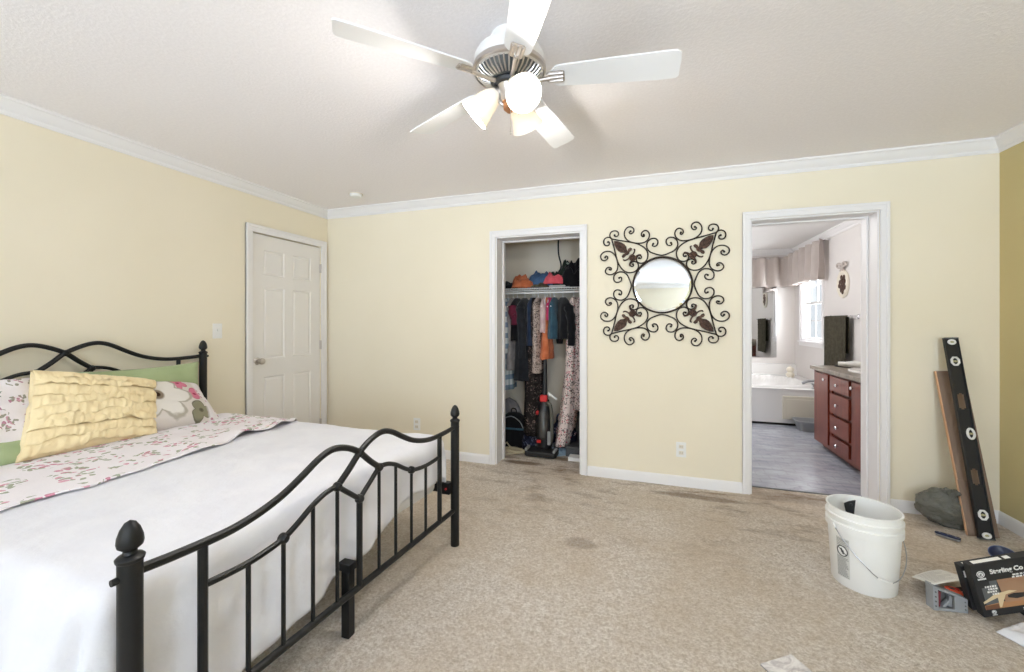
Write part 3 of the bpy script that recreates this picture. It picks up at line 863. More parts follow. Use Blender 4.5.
def ruffled():
    c = V(-2.775, 1.365, 0.812); right = V(0.0, 0.52, -0.070); up = V(-0.235, 0.03, 0.335)
    o, pt = pillow('throw_pillow', M_YRUF, 0.545, 0.43, 0.13, c, right, up, 'pale yellow throw pillow covered in gathered ruffles', seed=14.0, pinch=0.03, shear=0.22, taper=0.13)
    rows = 9
    for k in range(rows):
        sd = k*3.7
        zt = lerp(1.02, -0.62, k/(rows-1))+0.03*math.sin(k*2.4)
        hh = lerp(0.30, 0.44, (math.sin(k*5.1)+1)/2)
        q = B()
        def fn(i, j):
            u = (i*2-1)*0.985
            wav = 0.09*nz(u*1.6+sd, 0.5, 0.2)+0.05*nz(u*4+sd, 1.5, 0.2)
            hem = hh*(1+0.35*nz(u*3.1, sd, 5.0)+0.15*nz(u*9, sd, 7.0))
            vv = max(-0.985, min(0.99, zt+wav-j*hem))
            p = pt(u, vv, -1)
            gath = 0.5+0.5*nz(u*2.0, sd, 2.0)
            g = 0.0030*math.sin(u*44+sd+3*nz(u*6, sd, 1))*gath+0.005*nz(u*6, j*1.0+sd, 0.7)+0.0025*nz(u*20, j*2, sd)
            lift = (0.017+g)*math.sin(min(1.0, j*1.15)*PI*0.62)
            p.y -= 0.002+max(0.0, lift)+0.002*nz(u*12, j*3, sd+3)
            return p
        q.grid(fn, 150, 9)
        r = q.build('ruffle', M_YRUF, smooth=180, solid=0.0015, origin=(0, 0, 0))
        r.parent = o
ruffled()

# ================================================================== CEILING FAN
FC = V(-0.536, 1.579, 0)
fan = thing('ceiling_fan', (FC.x, FC.y, H), 'white and nickel five-blade ceiling fan with three lit bell shades', 'ceiling fan')
ZB = 2.252
B().lathe([(0.075, H), (0.075, H-0.012), (0.066, H-0.035), (0.05, H-0.045)], FC).build('canopy', M_FANW, fan)
B().lathe([(0.02, H-0.04), (0.05, H-0.058), (0.10, H-0.063), (0.132, H-0.072), (0.142, H-0.090), (0.142, H-0.135), (0.138, H-0.148), (0.128, H-0.152)], FC, seg=48).build('motor_housing', M_FANW, fan)
B().lathe([(0.1435, H-0.126), (0.1475, H-0.130), (0.1475, H-0.144), (0.141, H-0.152)], FC, seg=48, cap=False).build('trim_ring', M_NICKEL, fan, solid=0.002)
vent = B().lathe([(0.129, H-0.150), (0.112, H-0.168), (0.075, H-0.182), (0.05, H-0.186)], FC, seg=48).build('vent_ring', M_GREYD, fan)
q = B()
for k in range(40):
    a = 2*PI*k/40; c, s = math.cos(a), math.sin(a)
    q.tube([FC+V(c*0.130, s*0.130, H-0.151), FC+V(c*0.112, s*0.112, H-0.170), FC+V(c*0.078, s*0.078, H-0.184)], 0.0036, 6)
q.build('vent_fins', M_NICKEL, vent)
B().lathe([(0.062, ZB+0.004), (0.066, ZB-0.004), (0.062, ZB-0.016), (0.05, ZB-0.018)], FC, seg=32).build('flywheel', M_BLACKP, fan)
ROT = math.radians(9.4)
for k in range(5):
    a = ROT+2*PI*k/5
    r = V(math.cos(a), math.sin(a), 0); t = V(-math.sin(a), math.cos(a), 0)
    pit = math.radians(13)
    tt = (t*math.cos(pit)-V(0, 0, 1)*math.sin(pit)).normalized()
    nn = r.cross(tt).normalized()
    # outline: rounded root, slightly widening, softly rounded tip
    out = []
    w0, w1, r0, r1 = 0.051, 0.066, 0.165, 0.662
    for i in range(9):
        b = PI/2+PI*i/8; out.append((r0+0.040+0.040*math.cos(b), w0*math.sin(b)))
    for (x, y) in [(0.40, -0.060), (0.60, -w1), (0.640, -w1), (0.655, -w1+0.012), (r1, -0.02), (r1+0.002, 0.02), (0.668, w1-0.014), (0.660, w1-0.003), (0.60, w1), (0.40, 0.060)]:
        out.append((x, y))
    P = lambda u, v, d: FC+V(0, 0, ZB+0.010)+r*u+tt*v+nn*d
    bl = B().prism(out, P, 0, 0.006).build('blade', M_BLADE, fan, smooth=30)
    q = B()
    q.tube([FC+V(0, 0, ZB-0.004)+r*0.055, FC+V(0, 0, ZB-0.006)+r*0.10, P(0.14, 0, -0.010), P(0.165, 0, -0.008)], [0.010, 0.008, 0.008, 0.009], 10)
    pl = [(0.150, -0.014), (0.160, -0.026), (0.215, -0.028), (0.223, -0.022), (0.223, 0.022), (0.215, 0.028), (0.160, 0.026), (0.150, 0.014)]
    q.prism(pl, P, -0.004, -0.0002)
    for v in (-0.018, 0.0, 0.018): q.tube([P(0.160, v, -0.0055), P(0.217, v, -0.0055)], 0.0045, 8)
    q.build('blade_iron', M_NICKEL, bl)
B().lathe([(0.050, ZB-0.018), (0.046, ZB-0.024), (0.040, ZB-0.05), (0.036, ZB-0.075), (0.03, ZB-0.080)], FC, seg=32).build('switch_housing', M_NICKEL, fan)
B().lathe([(0.03, ZB-0.080), (0.026, ZB-0.084), (0.024, ZB-0.108), (0.014, ZB-0.116), (0.008, ZB-0.122), (0.001, ZB-0.124)], FC, seg=24).build('light_fitter', M_BRASS, fan)
LAMPS = []
for k, deg in enumerate((190, 76, 310)):
    a = math.radians(deg); ta = math.radians(42)
    h = V(math.cos(a), math.sin(a), 0)
    d = (h*math.cos(ta)-V(0, 0, 1)*math.sin(ta)).normalized()
    n0 = FC+V(0, 0, ZB-0.034)+h*0.052
    arm = B().tube(smooth_path([FC+V(0, 0, ZB-0.09)+h*0.018, FC+V(0, 0, ZB-0.075)+h*0.040, n0-d*0.006], 5), 0.006, 10)
    arm.lathe([(0.020, -0.012), (0.024, -0.006), (0.024, 0.010)], n0, d, 20)
    ao = arm.build('lamp_arm', M_NICKEL, fan)
    prof = [(0.023, 0.0), (0.030, 0.010), (0.040, 0.030), (0.047, 0.055), (0.052, 0.080), (0.060, 0.105), (0.071, 0.130)]
    inner = [(rr-0.003, z) for rr, z in prof][::-1]
    sh = B().lathe(prof+inner, n0, d, 36, cap=False, closed=True).build('lamp_shade', M_SHADE, fan)
    bp = n0+d*0.070
    B().lathe([(0.010, -0.045), (0.012, -0.03), (0.020, -0.012), (0.024, 0.006), (0.021, 0.022), (0.012, 0.031), (0.001, 0.034)], bp, d, 18).build('bulb', M_BULB, sh)
    LAMPS.append(bp)
    ld = bpy.data.lights.new('fan_lamp', 'POINT'); ld.energy = 13.0; ld.color = (1.0, 0.955, 0.90); ld.shadow_soft_size = 0.03
    lo = bpy.data.objects.new('fan_lamp', ld); COL.objects.link(lo); lo.location = n0+d*0.112
q = B().tube([FC+V(0.012, -0.02, ZB-0.118), FC+V(0.012, -0.02, ZB-0.21)], 0.0012, 6)
q.ball(FC+V(0.012, -0.02, ZB-0.215), 0.005, 8, 6)
q.build('pull_chain', M_NICKEL, fan)

# ================================================================== SCROLLED WALL MIRROR
MC = V(0.105, YB, 1.574)
mir = thing('wall_mirror', (MC.x, YB, MC.z), 'round wall mirror in a square of dark scrolled wrought iron', 'mirror')
def mp(x, z, o): return MC+V(x, -o, z)
tl = math.radians(1.2)
q = B(); n = 64
rings = []
for r, o in [(0.213, 0.000), (0.213, 0.0035), (0.198, 0.0060), (0.0005, 0.0060)]:
    rings.append(q.ring([mp(r*math.cos(2*PI*k/n), r*math.sin(2*PI*k/n), 0.012+o-math.sin(tl)*r*math.sin(2*PI*k/n)) for k in range(n)]))
q.skin(rings); q.build('mirror_glass', M_MIRROR, mir, smooth=4)
B().tube([mp(0.219*math.cos(2*PI*k/64), 0.219*math.sin(2*PI*k/64), 0.016) for k in range(64)], 0.0075, 10, closed=True).build('rim', M_BRONZE, mir)
def pxm(X, Y): return ((X/10.34-7)*0.00744, (Y/10.34-5)*0.0079)       # right, down from the mirror's centre
CURVES = [
    [(396, 52), (402, 80), (417, 120), (443, 170), (490, 200), (545, 197), (582, 165), (588, 125), (570, 98), (538, 92), (508, 105), (500, 130), (512, 146), (528, 138)],
    [(634, 232), (619, 226), (614, 242), (634, 255), (662, 249), (681, 218), (666, 188), (626, 175), (580, 190), (550, 225), (543, 280), (556, 345), (585, 395), (630, 424), (685, 425), (725, 400), (734, 368), (718, 340), (690, 330), (662, 343), (655, 365), (672, 378), (684, 364)],
    [(650, 528), (636, 522), (636, 502), (655, 488), (685, 495), (700, 525), (690, 560), (660, 577), (625, 572), (605, 556)],
    [(612, 562), (595, 500), (575, 425), (555, 345), (530, 280), (490, 225), (440, 195), (385, 192), (340, 212), (320, 250), (330, 290), (365, 306), (400, 292), (408, 268), (390, 254), (372, 264), (378, 278)],
]
for sx in (1, -1):
    for sz in (1, -1):
        for ci, cv in enumerate(CURVES):
            for flip in (False, True):
                pts = []
                for X, Y in cv:
                    x, dn = pxm(X, Y)
                    x, dn = (x, dn) if not flip else (dn, x)
                    pts.append(mp(sx*x, -sz*dn, 0.012+0.002*(ci % 3)))
                q = B().tube(smooth_path(pts, 5), 0.0052, 7)
                for pe in ([pts[-1]] if ci in (0, 3) else ([pts[0], pts[-1]] if ci == 1 else [pts[0]])): q.ball(pe, 0.0085, 8, 6)
                q.build(('rim_scroll', 'double_scroll', 'corner_scroll', 'leaf_scroll')[ci], M_BRONZE, mir)
        # cast leaf and flower on the diagonal: t outwards, n across
        def dg(t, nn, o): return mp(sx*(t-nn)/math.sqrt(2), -sz*-1*0+ -sz*(t+nn)/math.sqrt(2), o)
        leaf = [(0.520, 0.0), (0.500, 0.018), (0.470, 0.030), (0.440, 0.036), (0.415, 0.032), (0.400, 0.020), (0.385, 0.014), (0.392, 0.030), (0.388, 0.048), (0.372, 0.052), (0.366, 0.038), (0.368, 0.020), (0.360, 0.008)]
        leaf = leaf+[(t, -v) for t, v in leaf[::-1] if v > 0]
        q = B().prism(leaf, dg, 0.010, 0.020)
        q.tube([dg(0.36, 0, 0.020), dg(0.51, 0, 0.022)], 0.004, 6)
        for t in (0.41, 0.44, 0.47):
            for s in (1, -1): q.tube([dg(t, 0, 0.021), dg(t+0.022, s*0.022, 0.021)], 0.0025, 6)
        q.build('leaf_ornament', M_LEAF, mir, bevel=0.002)
        q = B(); fc = 0.318
        q.prism([(fc-0.030, -0.006), (fc-0.022, -0.022), (fc, -0.027), (fc+0.022, -0.022), (fc+0.030, 0), (fc+0.022, 0.022), (fc, 0.027), (fc-0.022, 0.022), (fc-0.030, 0.006)], dg, 0.010, 0.021)
        for t0, s in ((fc-0.012, 1), (fc-0.012, -1), (fc+0.016, 1), (fc+0.016, -1)):
            dr = 1 if t0 > fc else -1
            q.tube(smooth_path([dg(t0, s*0.020, 0.016), dg(t0+dr*0.004, s*0.040, 0.017), dg(t0+dr*0.014, s*0.056, 0.017), dg(t0+dr*0.028, s*0.058, 0.016)], 4), [0.006]*8+[0.0065]*3+[0.004, 0.003][:2], 7)
        for a in range(6):
            b = 2*PI*a/6; q.ball(dg(fc+0.014*math.cos(b), 0.014*math.sin(b), 0.021), 0.0065, 8, 6)
        q.build('flower_ornament', M_LEAF, mir, bevel=0.0015)

# ================================================================== THINGS ON THE CARPET
BK = V(1.005, 2.455, 0)
bk = thing('bucket', BK, 'white plastic five-gallon bucket with wire handle, standing on the carpet', 'bucket')
prof = [(0.001, 0.0), (0.128, 0.0), (0.131, 0.004), (0.146, 0.262), (0.146, 0.268), (0.156, 0.270), (0.156, 0.300), (0.148, 0.303), (0.148, 0.318), (0.156, 0.320), (0.157, 0.334), (0.149, 0.338), (0.150, 0.362), (0.154, 0.366), (0.153, 0.371), (0.146, 0.370),
        (0.143, 0.30), (0.127, 0.012), (0.001, 0.008)]
B().lathe([(a*0.955, z) for a, z in prof], BK, seg=56, cap=False).build('bucket_body', M_BUCKET, bk)
def bkp(ang, z, off=0.0):
    a = math.radians(ang); r = lerp(0.131, 0.146, z/0.262)*0.955+off
    return BK+V(r*math.cos(a), r*math.sin(a), z)
# the wire bail hangs down on the viewer's side between two ears
e1, e2 = 202, 16
pts = []
for k in range(25):
    u = k/24; a = e1+(360+e2-e1)*u
    z = interp(u, [(0, 0.285), (0.10, 0.235), (0.36, 0.110), (0.50, 0.088), (0.60, 0.105), (0.80, 0.190), (1, 0.285)])
    pts.append(bkp(a, z, 0.012+0.010*math.sin(PI*u)))
hd = B().tube(pts, 0.0022, 7).build('wire_handle', M_STEEL, bk)
B().tube(pts[9:13], 0.0045, 10).build('grip', M_WPLAS, hd)
for a in (e1, e2):
    p = bkp(a, 0.285, 0.012); B().cyl(p, p+(p-BK-V(0, 0, 0.285)).normalized()*0.010, 0.013, seg=14).build('handle_ear', M_BUCKET, bk)
def patch(name, a0, a1, z0, z1, off, mat, par):
    q = B(); n = 10
    q.grid(lambda i, j: bkp(lerp(a0, a1, i), lerp(z0, z1, j), off), n, 2)
    return q.build(name, mat, par)
LB = patch('warning_label', 201, 226, 0.045, 0.235, 0.0012, plain('label_grey', (206, 206, 202), 0.5), bk)
for k, z in enumerate([0.228, 0.222, 0.214, 0.206, 0.198]): patch('label_line', 202.5, 224.5-(k % 3)*3, z-0.0016, z, 0.0018, M_INKD, LB)
for k in range(14): patch('label_line', 202.5, 224.5-(k*7 % 6), 0.052+k*0.0068-0.001, 0.052+k*0.0068+0.001, 0.0018, M_INKD, LB)
# round warning sign with a slanted bar
def sign():
    a0, z0 = 213, 0.172
    def R(k, r, off=0.002): return bkp(a0+math.degrees(math.cos(k)*r/0.14), z0+math.sin(k)*r, off)
    q = B().tube([R(2*PI*k/32, 0.024) for k in range(32)], 0.0022, 6, closed=True)
    q.tube([R(PI*0.8, 0.022), R(-PI*0.2, 0.022)], 0.002, 6)
    q.build('warning_sign', M_INKD, LB)
    q = B()
    q.grid(lambda i, j: R(PI/2+2*PI*i, 0.021*j, 0.0016), 24, 3); q.build('sign_field', M_WPLAS, LB)
    q = B()
    for x, z, r in [(-0.004, 0.008, 0.005), (0.002, 0.0, 0.006), (0.006, -0.008, 0.005)]:
        q.ball(bkp(a0+math.degrees(x/0.14), z0+z, 0.002), (r, r, r), 10, 6)
    q.build('sign_figure', M_INKD, LB)
sign()
# small black bracket standing in the bucket
def bucket_tool():
    q = B(); c = V(0.975, 2.52, 0.012)
    P = lambda u, v, d: c+V(u*0.93+d*0.35, -u*0.1+d*0.9, v)
    q.prism([(-0.016, 0.0), (0.016, 0.0), (0.020, 0.30), (0.026, 0.362), (-0.004, 0.352), (-0.026, 0.338), (-0.018, 0.30)], P, 0, 0.012)
    q.tube([P(0.006, 0.345, -0.001), P(0.006, 0.333, -0.003)], 0.006, 8)
    tag(q.build('pry_tool', M_BLACKP, bevel=0.003), 'small black flat tool sticking up inside the white bucket', 'tool')
bucket_tool()

# spirit level and two boards leaning in the corner
LB0 = V(1.893, 3.150, 0.0)
def lean(b0, top):
    b0, top = Vector(b0), Vector(top); u = (top-b0).normalized()
    w = V(1, 0, 0)-u*u.x; w.normalize()
    n = w.cross(u).normalized()                 # faces the viewer (-Y)
    if n.y > 0: n = -n
    return lambda a, t, d: b0+w*a+u*t+n*d
def level():
    P = lean((1.880, 3.160, 0.004), (1.846, 3.400, 1.172)); Lg = 1.195; W = 0.032
    t = thing('spirit_level', P(0, 0, 0), 'long black spirit level leaning on boards in the corner', 'level')
    q = B()
    def bx(a0, a1, t0, t1, d0, d1, qq=None):
        qq = qq or q
        qq.skin([qq.ring([P(a0, t0, d0), P(a1, t0, d0), P(a1, t0, d1), P(a0, t0, d1)]), qq.ring([P(a0, t1, d0), P(a1, t1, d0), P(a1, t1, d1), P(a0, t1, d1)])])
    # web with two hand slots
    sl = [(0.30, 0.395), (0.745, 0.845)]
    for t0, t1 in [(0.0, sl[0][0]), (sl[0][1], sl[1][0]), (sl[1][1], Lg)]: bx(-W, W, t0, t1, 0.009, 0.015)
    for t0, t1 in sl:
        bx(-W, -0.017, t0, t1, 0.009, 0.015); bx(0.017, W, t0, t1, 0.009, 0.015)
        for s in (-1, 1):
            bx(s*0.017 if s < 0 else 0.008, -0.008 if s < 0 else 0.017, t0, t0+0.008, 0.009, 0.015); bx(s*0.017 if s < 0 else 0.008, -0.008 if s < 0 else 0.017, t1-0.008, t1, 0.009, 0.015)
    bx(-W-0.003, -W+0.002, 0, Lg, 0, 0.024); bx(W-0.002, W+0.003, 0, Lg, 0, 0.024)
    q.build('beam', M_BLACKP, t, smooth=0, bevel=0.001)
    for z in (0.0, Lg-0.006):
        q2 = B(); bx(-W-0.004, W+0.004, z, z+0.008, -0.001, 0.025, q2); q2.build('end_cap', M_GREYD, t, smooth=0, bevel=0.002)
    for tt, kind in [(0.022, 'end'), (0.135, 'o'), (0.600, 'c'), (1.045, 'o'), (1.168, 'end')]:
        k = 14 if kind != 'end' else 14
        ra, rt = (0.019, 0.026) if kind == 'o' else ((0.016, 0.030) if kind == 'c' else (0.016, 0.012))
        cx = 0.012 if kind == 'c' else 0.0
        n8 = 8 if kind == 'o' else 24
        out = [P(cx+ra*math.cos(2*PI*i/n8+PI/8), tt+rt*math.sin(2*PI*i/n8+PI/8), 0.021) for i in range(n8)]
        v = B().tube(out, 0.0062, 8, closed=True).build('vial_frame', M_WPLAS, t)
        B().tube([P(cx-ra*0.7, tt, 0.017), P(cx+ra*0.7, tt, 0.017)], 0.0065, 10).build('vial', plain('vial_liquid', (196, 190, 150), 0.1) if 'vial_liquid' not in MATS else MATS['vial_liquid'], v)
        q3 = B()
        for s in (-0.3, 0.3): q3.tube([P(cx+ra*s, tt-0.0068, 0.0168), P(cx+ra*s, tt-0.004, 0.0225), P(cx+ra*s, tt+0.004, 0.0225), P(cx+ra*s, tt+0.0068, 0.0168)], 0.0009, 5)
        q3.build('vial_mark', M_BLACKP, v)
level()
def boards():
    P = lean((1.884, 3.190, 0.003), (1.852, 3.415, 0.965))
    def bd(a0, a1, Lg, d0, d1, label, skew=0.0):
        t = thing('lumber_board', P(0, 0, (d0+d1)/2), label, 'board')
        q = B(); q.skin([q.ring([P(a0, 0, d0), P(a1, 0, d0), P(a1, 0, d1), P(a0, 0, d1)]), q.ring([P(a0+skew, Lg, d0), P(a1+skew, Lg+0.004, d0), P(a1+skew, Lg+0.004, d1), P(a0+skew, Lg, d1)])])
        q.build('board_body', M_LUMBER, t, smooth=0, bevel=0.001)
        q = B(); q.skin([q.ring([P(a0-0.003, 0.002, d0), P(a0, 0.002, d0), P(a0, 0.002, d1+0.0006), P(a0-0.003, 0.002, d1+0.0006)]), q.ring([P(a0-0.003+skew, Lg, d0), P(a0+skew, Lg, d0), P(a0+skew, Lg, d1+0.0006), P(a0-0.003+skew, Lg, d1+0.0006)])])
        q.build('sawn_edge', M_LUMBERE, t, smooth=0)
    bd(-0.058, 0.084, 0.985, -0.022, -0.003, 'tall weathered board leaning in the corner directly behind the spirit level', -0.004)
    bd(-0.070, 0.066, 0.315, -0.002, 0.012, 'short weathered offcut board leaning at the foot of the taller board')
boards()

# crumpled grey trash bag
def trash_bag():
    c = V(1.792, 3.312, 0.112); q = B(); n, m = 90, 56; rows = []
    for i in range(m+1):
        th = PI*i/m; r = []
        for k in range(n):
            ph = 2*PI*k/n
            d = V(math.sin(th)*math.cos(ph), math.sin(th)*math.sin(ph), -math.cos(th))
            f = 1+0.16*nz(d.x*1.8, d.y*1.8, d.z*1.8)+0.14*abs(nz(d.x*3+3, d.y*3, d.z*3))+0.05*abs(nz(d.x*7, d.y*7+5, d.z*7))-0.04
            p = V(d.x*0.150*f, d.y*0.100*f, d.z*0.118*f)
            p.x -= 0.02*d.z
            w = c+p
            if w.z < 0.004: w.z = 0.004
            w.y = min(w.y, YB-0.018)
            r.append(w)
        rows.append(q.ring(r))
    q.skin(rows)
    t = thing('trash_bag', (c.x, c.y, 0), 'crumpled dark grey trash bag on the carpet behind the leaning boards', 'bag')
    q.build('bag_body', M_BAG, t, smooth=50)
    q = B(); kc = V(1.775, 3.245, 0.215)
    for k in range(9):
        a = 2*PI*k/9; l = 0.05+0.02*math.sin(k*5)
        q.tube(smooth_path([kc+V(-0.01, 0, -0.03), kc+V(0.010*math.cos(a), 0.010*math.sin(a), 0), kc+V(l*0.6*math.cos(a), l*0.5*math.sin(a), 0.028+0.008*math.sin(k*3))], 3), [0.016, 0.013, 0.011, 0.009, 0.011, 0.013, 0.010], 7)
    q.build('bag_knot', M_BAG, t, smooth=50)
trash_bag()

# utility knife
def knife():
    a, b = V(1.638, 3.138, 0.004), V(1.722, 3.072, 0.004); d = (b-a).normalized(); n = V(-d.y, d.x, 0); L = (b-a).length
    t = thing('utility_knife', (a+b)/2, 'navy and grey folding utility knife lying on the carpet before the trash bag', 'knife')
    P = lambda u, v, z: a+d*u+n*v+V(0, 0, z)
    B().prism([(0, -0.010), (0.012, -0.014), (L-0.014, -0.015), (L, -0.009), (L, 0.010), (L-0.012, 0.014), (0.01, 0.013), (0, 0.009)], P, 0.010, 0.020).build('knife_handle', M_NAVY, t, bevel=0.003)
    q = B().prism([(0.006, -0.016), (L-0.006, -0.017), (L, 0.008), (0.004, 0.008)], P, 0.0, 0.010); q.build('knife_liner', M_STEEL, t, bevel=0.002)
    q = B()
    for u in (0.02, L/2, L-0.02): q.cyl(P(u, -0.002, 0.020), P(u, -0.002, 0.022), 0.004, seg=10)
    q.build('knife_rivets', M_STEEL, t)
knife()

# tipped blue bowl behind the cartons
def bowl():
    c = V(1.800, 2.900, 0.036); ax = V(-0.20, -0.40, 0.88).normalized(); k = 0.78
    prof = [(a*k, b*k) for a, b in [(0.001, -0.035), (0.03, -0.034), (0.052, -0.022), (0.066, 0.0), (0.069, 0.001), (0.067, 0.004), (0.051, -0.018), (0.03, -0.030), (0.001, -0.031)]]
    t = thing('plastic_bowl', (c.x, c.y, 0), 'small navy blue plastic bowl tipped on the carpet behind the black cartons', 'bowl')
    B().lathe(prof, c, ax, 36, cap=False).build('bowl_shell', M_NAVY, t)
    B().lathe([(a*k, b*k) for a, b in [(0.066, 0.003), (0.070, 0.004), (0.070, 0.0), (0.066, -0.001)]], c, ax, 36, cap=False, closed=True).build('bowl_rim', plain('pale_blue_plastic', (120, 136, 176), 0.35), t)
bowl()

# black flooring cartons standing on edge
def carton(o, ux, up, L, Hc, th, label, full):
    """o = lower left corner of the printed face, ux = along the face to the viewer's right, up = up the face"""
    o = Vector(o); ux = Vector(ux).normalized(); up = Vector(up); up = (up-ux*up.dot(ux)).normalized(); n = ux.cross(up)
    t = thing('flooring_carton', o, label, 'box')
    P = lambda u, v, d: o+ux*u+up*v+n*d            # d > 0 comes out of the face
    q = B(); q.prism([(0, 0), (L, 0), (L, Hc), (0, Hc)], P, -th, 0); q.build('carton_body', M_CARTON, t, smooth=0, bevel=0.002)
    M3 = Matrix((ux, up, n)).transposed().to_4x4()
    at = lambda u, v, d=0.0012: Matrix.Translation(P(u, v, d)) @ M3
    def panel(nm, poly, mat, d=0.0006): return B().prism(poly, P, 0.0002, d).build(nm, mat, t, smooth=0)
    q = B()
    q.prism([(0.02, 0), (L*0.42, 0), (L*0.42, th*0.5), (0.02, th*0.5)], lambda a, b, d: P(a, Hc+d, -0.006-b), 0.0002, 0.0010)
    if full: q.prism([(L*0.46, 0), (L*0.53, 0), (L*0.53, th*0.5), (L*0.46, th*0.5)], lambda a, b, d: P(a, Hc+d, -0.006-b), 0.0002, 0.0010)
    q.build('tape_strip', M_PAPER, t, smooth=0)
    if not full:
        panel('edge_print', [(0.004, Hc-0.05), (0.010, Hc-0.05), (0.010, Hc-0.02), (0.004, Hc-0.02)], M_WHITEINK)
        return
    P0 = P; P = lambda u, v, d: P0(u*0.68, v*1.08, d); L = L/0.68
    def panel(nm, poly, mat, d=0.0006): return B().prism(poly, P, 0.0002, d).build(nm, mat, t, smooth=0)
    panel('wood_print', [(0.135, 0.050), (L-0.002, 0.050), (L-0.002, 0.143), (0.120, 0.143)], M_KRAFT)
    panel('grey_print', [(0.030, 0.050), (0.118, 0.050), (0.118, 0.142), (0.078, 0.142), (0.078, 0.118), (0.030, 0.118)], M_GREYD, 0.0004)
    CP = plain('cream_print', (218, 198, 160), 0.6); BP = plain('plank_print_brown', (120, 78, 54), 0.6)
    panel('plank_print', [(0.02, 0.030), (L-0.002, 0.030), (L-0.002, 0.055), (0.13, 0.055), (0.02, 0.047)], plain('oak_print', (178, 130, 90), 0.6), 0.0005)
    panel('block_print', [(0.022, 0.030), (0.095, 0.030), (0.095, 0.048), (0.022, 0.046)], BP, 0.0008)
    panel('sketch_print', [(0.018, 0.062), (0.09, 0.088), (0.17, 0.096), (0.21, 0.090), (0.12, 0.078), (0.02, 0.055)], CP, 0.0009)
    panel('shim_print', [(0.098, 0.034), (0.108, 0.034), (0.145, 0.082), (0.10, 0.082)], CP, 0.0012)
    panel('tool_print', [(0.155, 0.068), (0.20, 0.060), (0.27, 0.066), (0.27, 0.078), (0.19, 0.082), (0.155, 0.078)], M_CARTON, 0.0012)
    text('title_lettering', 'Sterling Co', 0.0265, at(0.096, 0.170), M_WHITEINK, t, bold=0.0008)
    text('title_lettering', 'Sterling Co', 0.0145, at(0.215, 0.012), M_WHITEINK, t, bold=0.0003)
    q = B()
    for k, u0, nw in [(0, 0.21, 8), (1, 0.205, 8)]:
        for i in range(nw):
            u = u0+i*0.020; w = 0.013 if (i*3+k) % 4 else 0.017
            q.prism([(u, 0.151-k*0.009), (u+w, 0.151-k*0.009), (u+w, 0.157-k*0.009), (u, 0.157-k*0.009)], P, 0.0003, 0.001)
    for k, w_ in enumerate((0.066, 0.052, 0.060, 0.036)):
        u = 0.114-w_
        while u < 0.108:
            w = 0.012 if (k+int(u*1000)) % 3 else 0.007
            q.prism([(u, 0.117-k*0.0105), (u+w, 0.117-k*0.0105), (u+w, 0.124-k*0.0105), (u, 0.124-k*0.0105)], P, 0.0005, 0.0012)
            u += w+0.004
    q.build('small_print', M_WHITEINK, t, smooth=0)
    def emblem(u0, v0, s):
        q = B(); E = lambda a, b: P(u0+a*s, v0+b*s, 0.0006)
        q.tube([E(1.15*math.cos(2*PI*k/28), 0.72*math.sin(2*PI*k/28)+0.2) for k in range(28)], 0.09*s, 5, closed=True)
        q.tube([E(0.65*math.cos(2*PI*k/20), 0.40*math.sin(2*PI*k/20)+0.2) for k in range(20)], 0.10*s, 5, closed=True)
        q.tube([E(-0.6, 0.1), E(0, 0.45), E(0.6, 0.1)], 0.09*s, 5)
        for i in range(7): q.prism([(u0+(-1.3+i*0.39)*s, v0-1.15*s), (u0+(-1.02+i*0.39)*s, v0-1.15*s), (u0+(-1.02+i*0.39)*s, v0-0.75*s), (u0+(-1.3+i*0.39)*s, v0-0.75*s)], P, 0.0002, 0.0008)
        q.build('emblem_print', M_WHITEINK, t, smooth=0)
    emblem(0.045, 0.170, 0.017); emblem(0.060, 0.016, 0.010)
CE, CU = V(0.95, 0.14, 0.28), V(-0.059, -0.02, 0.211)
carton((1.358, 2.284, 0.020), CE, CU, 0.30, 0.232, 0.034, 'black flooring carton propped on edge, showing white lettering and a tan wood picture', True)
carton((1.346, 2.326, 0.020), CE, CU, 0.30, 0.200, 0.034, 'plain black carton propped on edge directly behind the lettered one', False)
carton((1.575, 2.235, 0.088), V(0.95, 0.14, 0), V(-0.14, 0.95, 0), 0.30, 0.24, 0.088, 'black carton lying flat under the raised ends of the propped cartons', False)

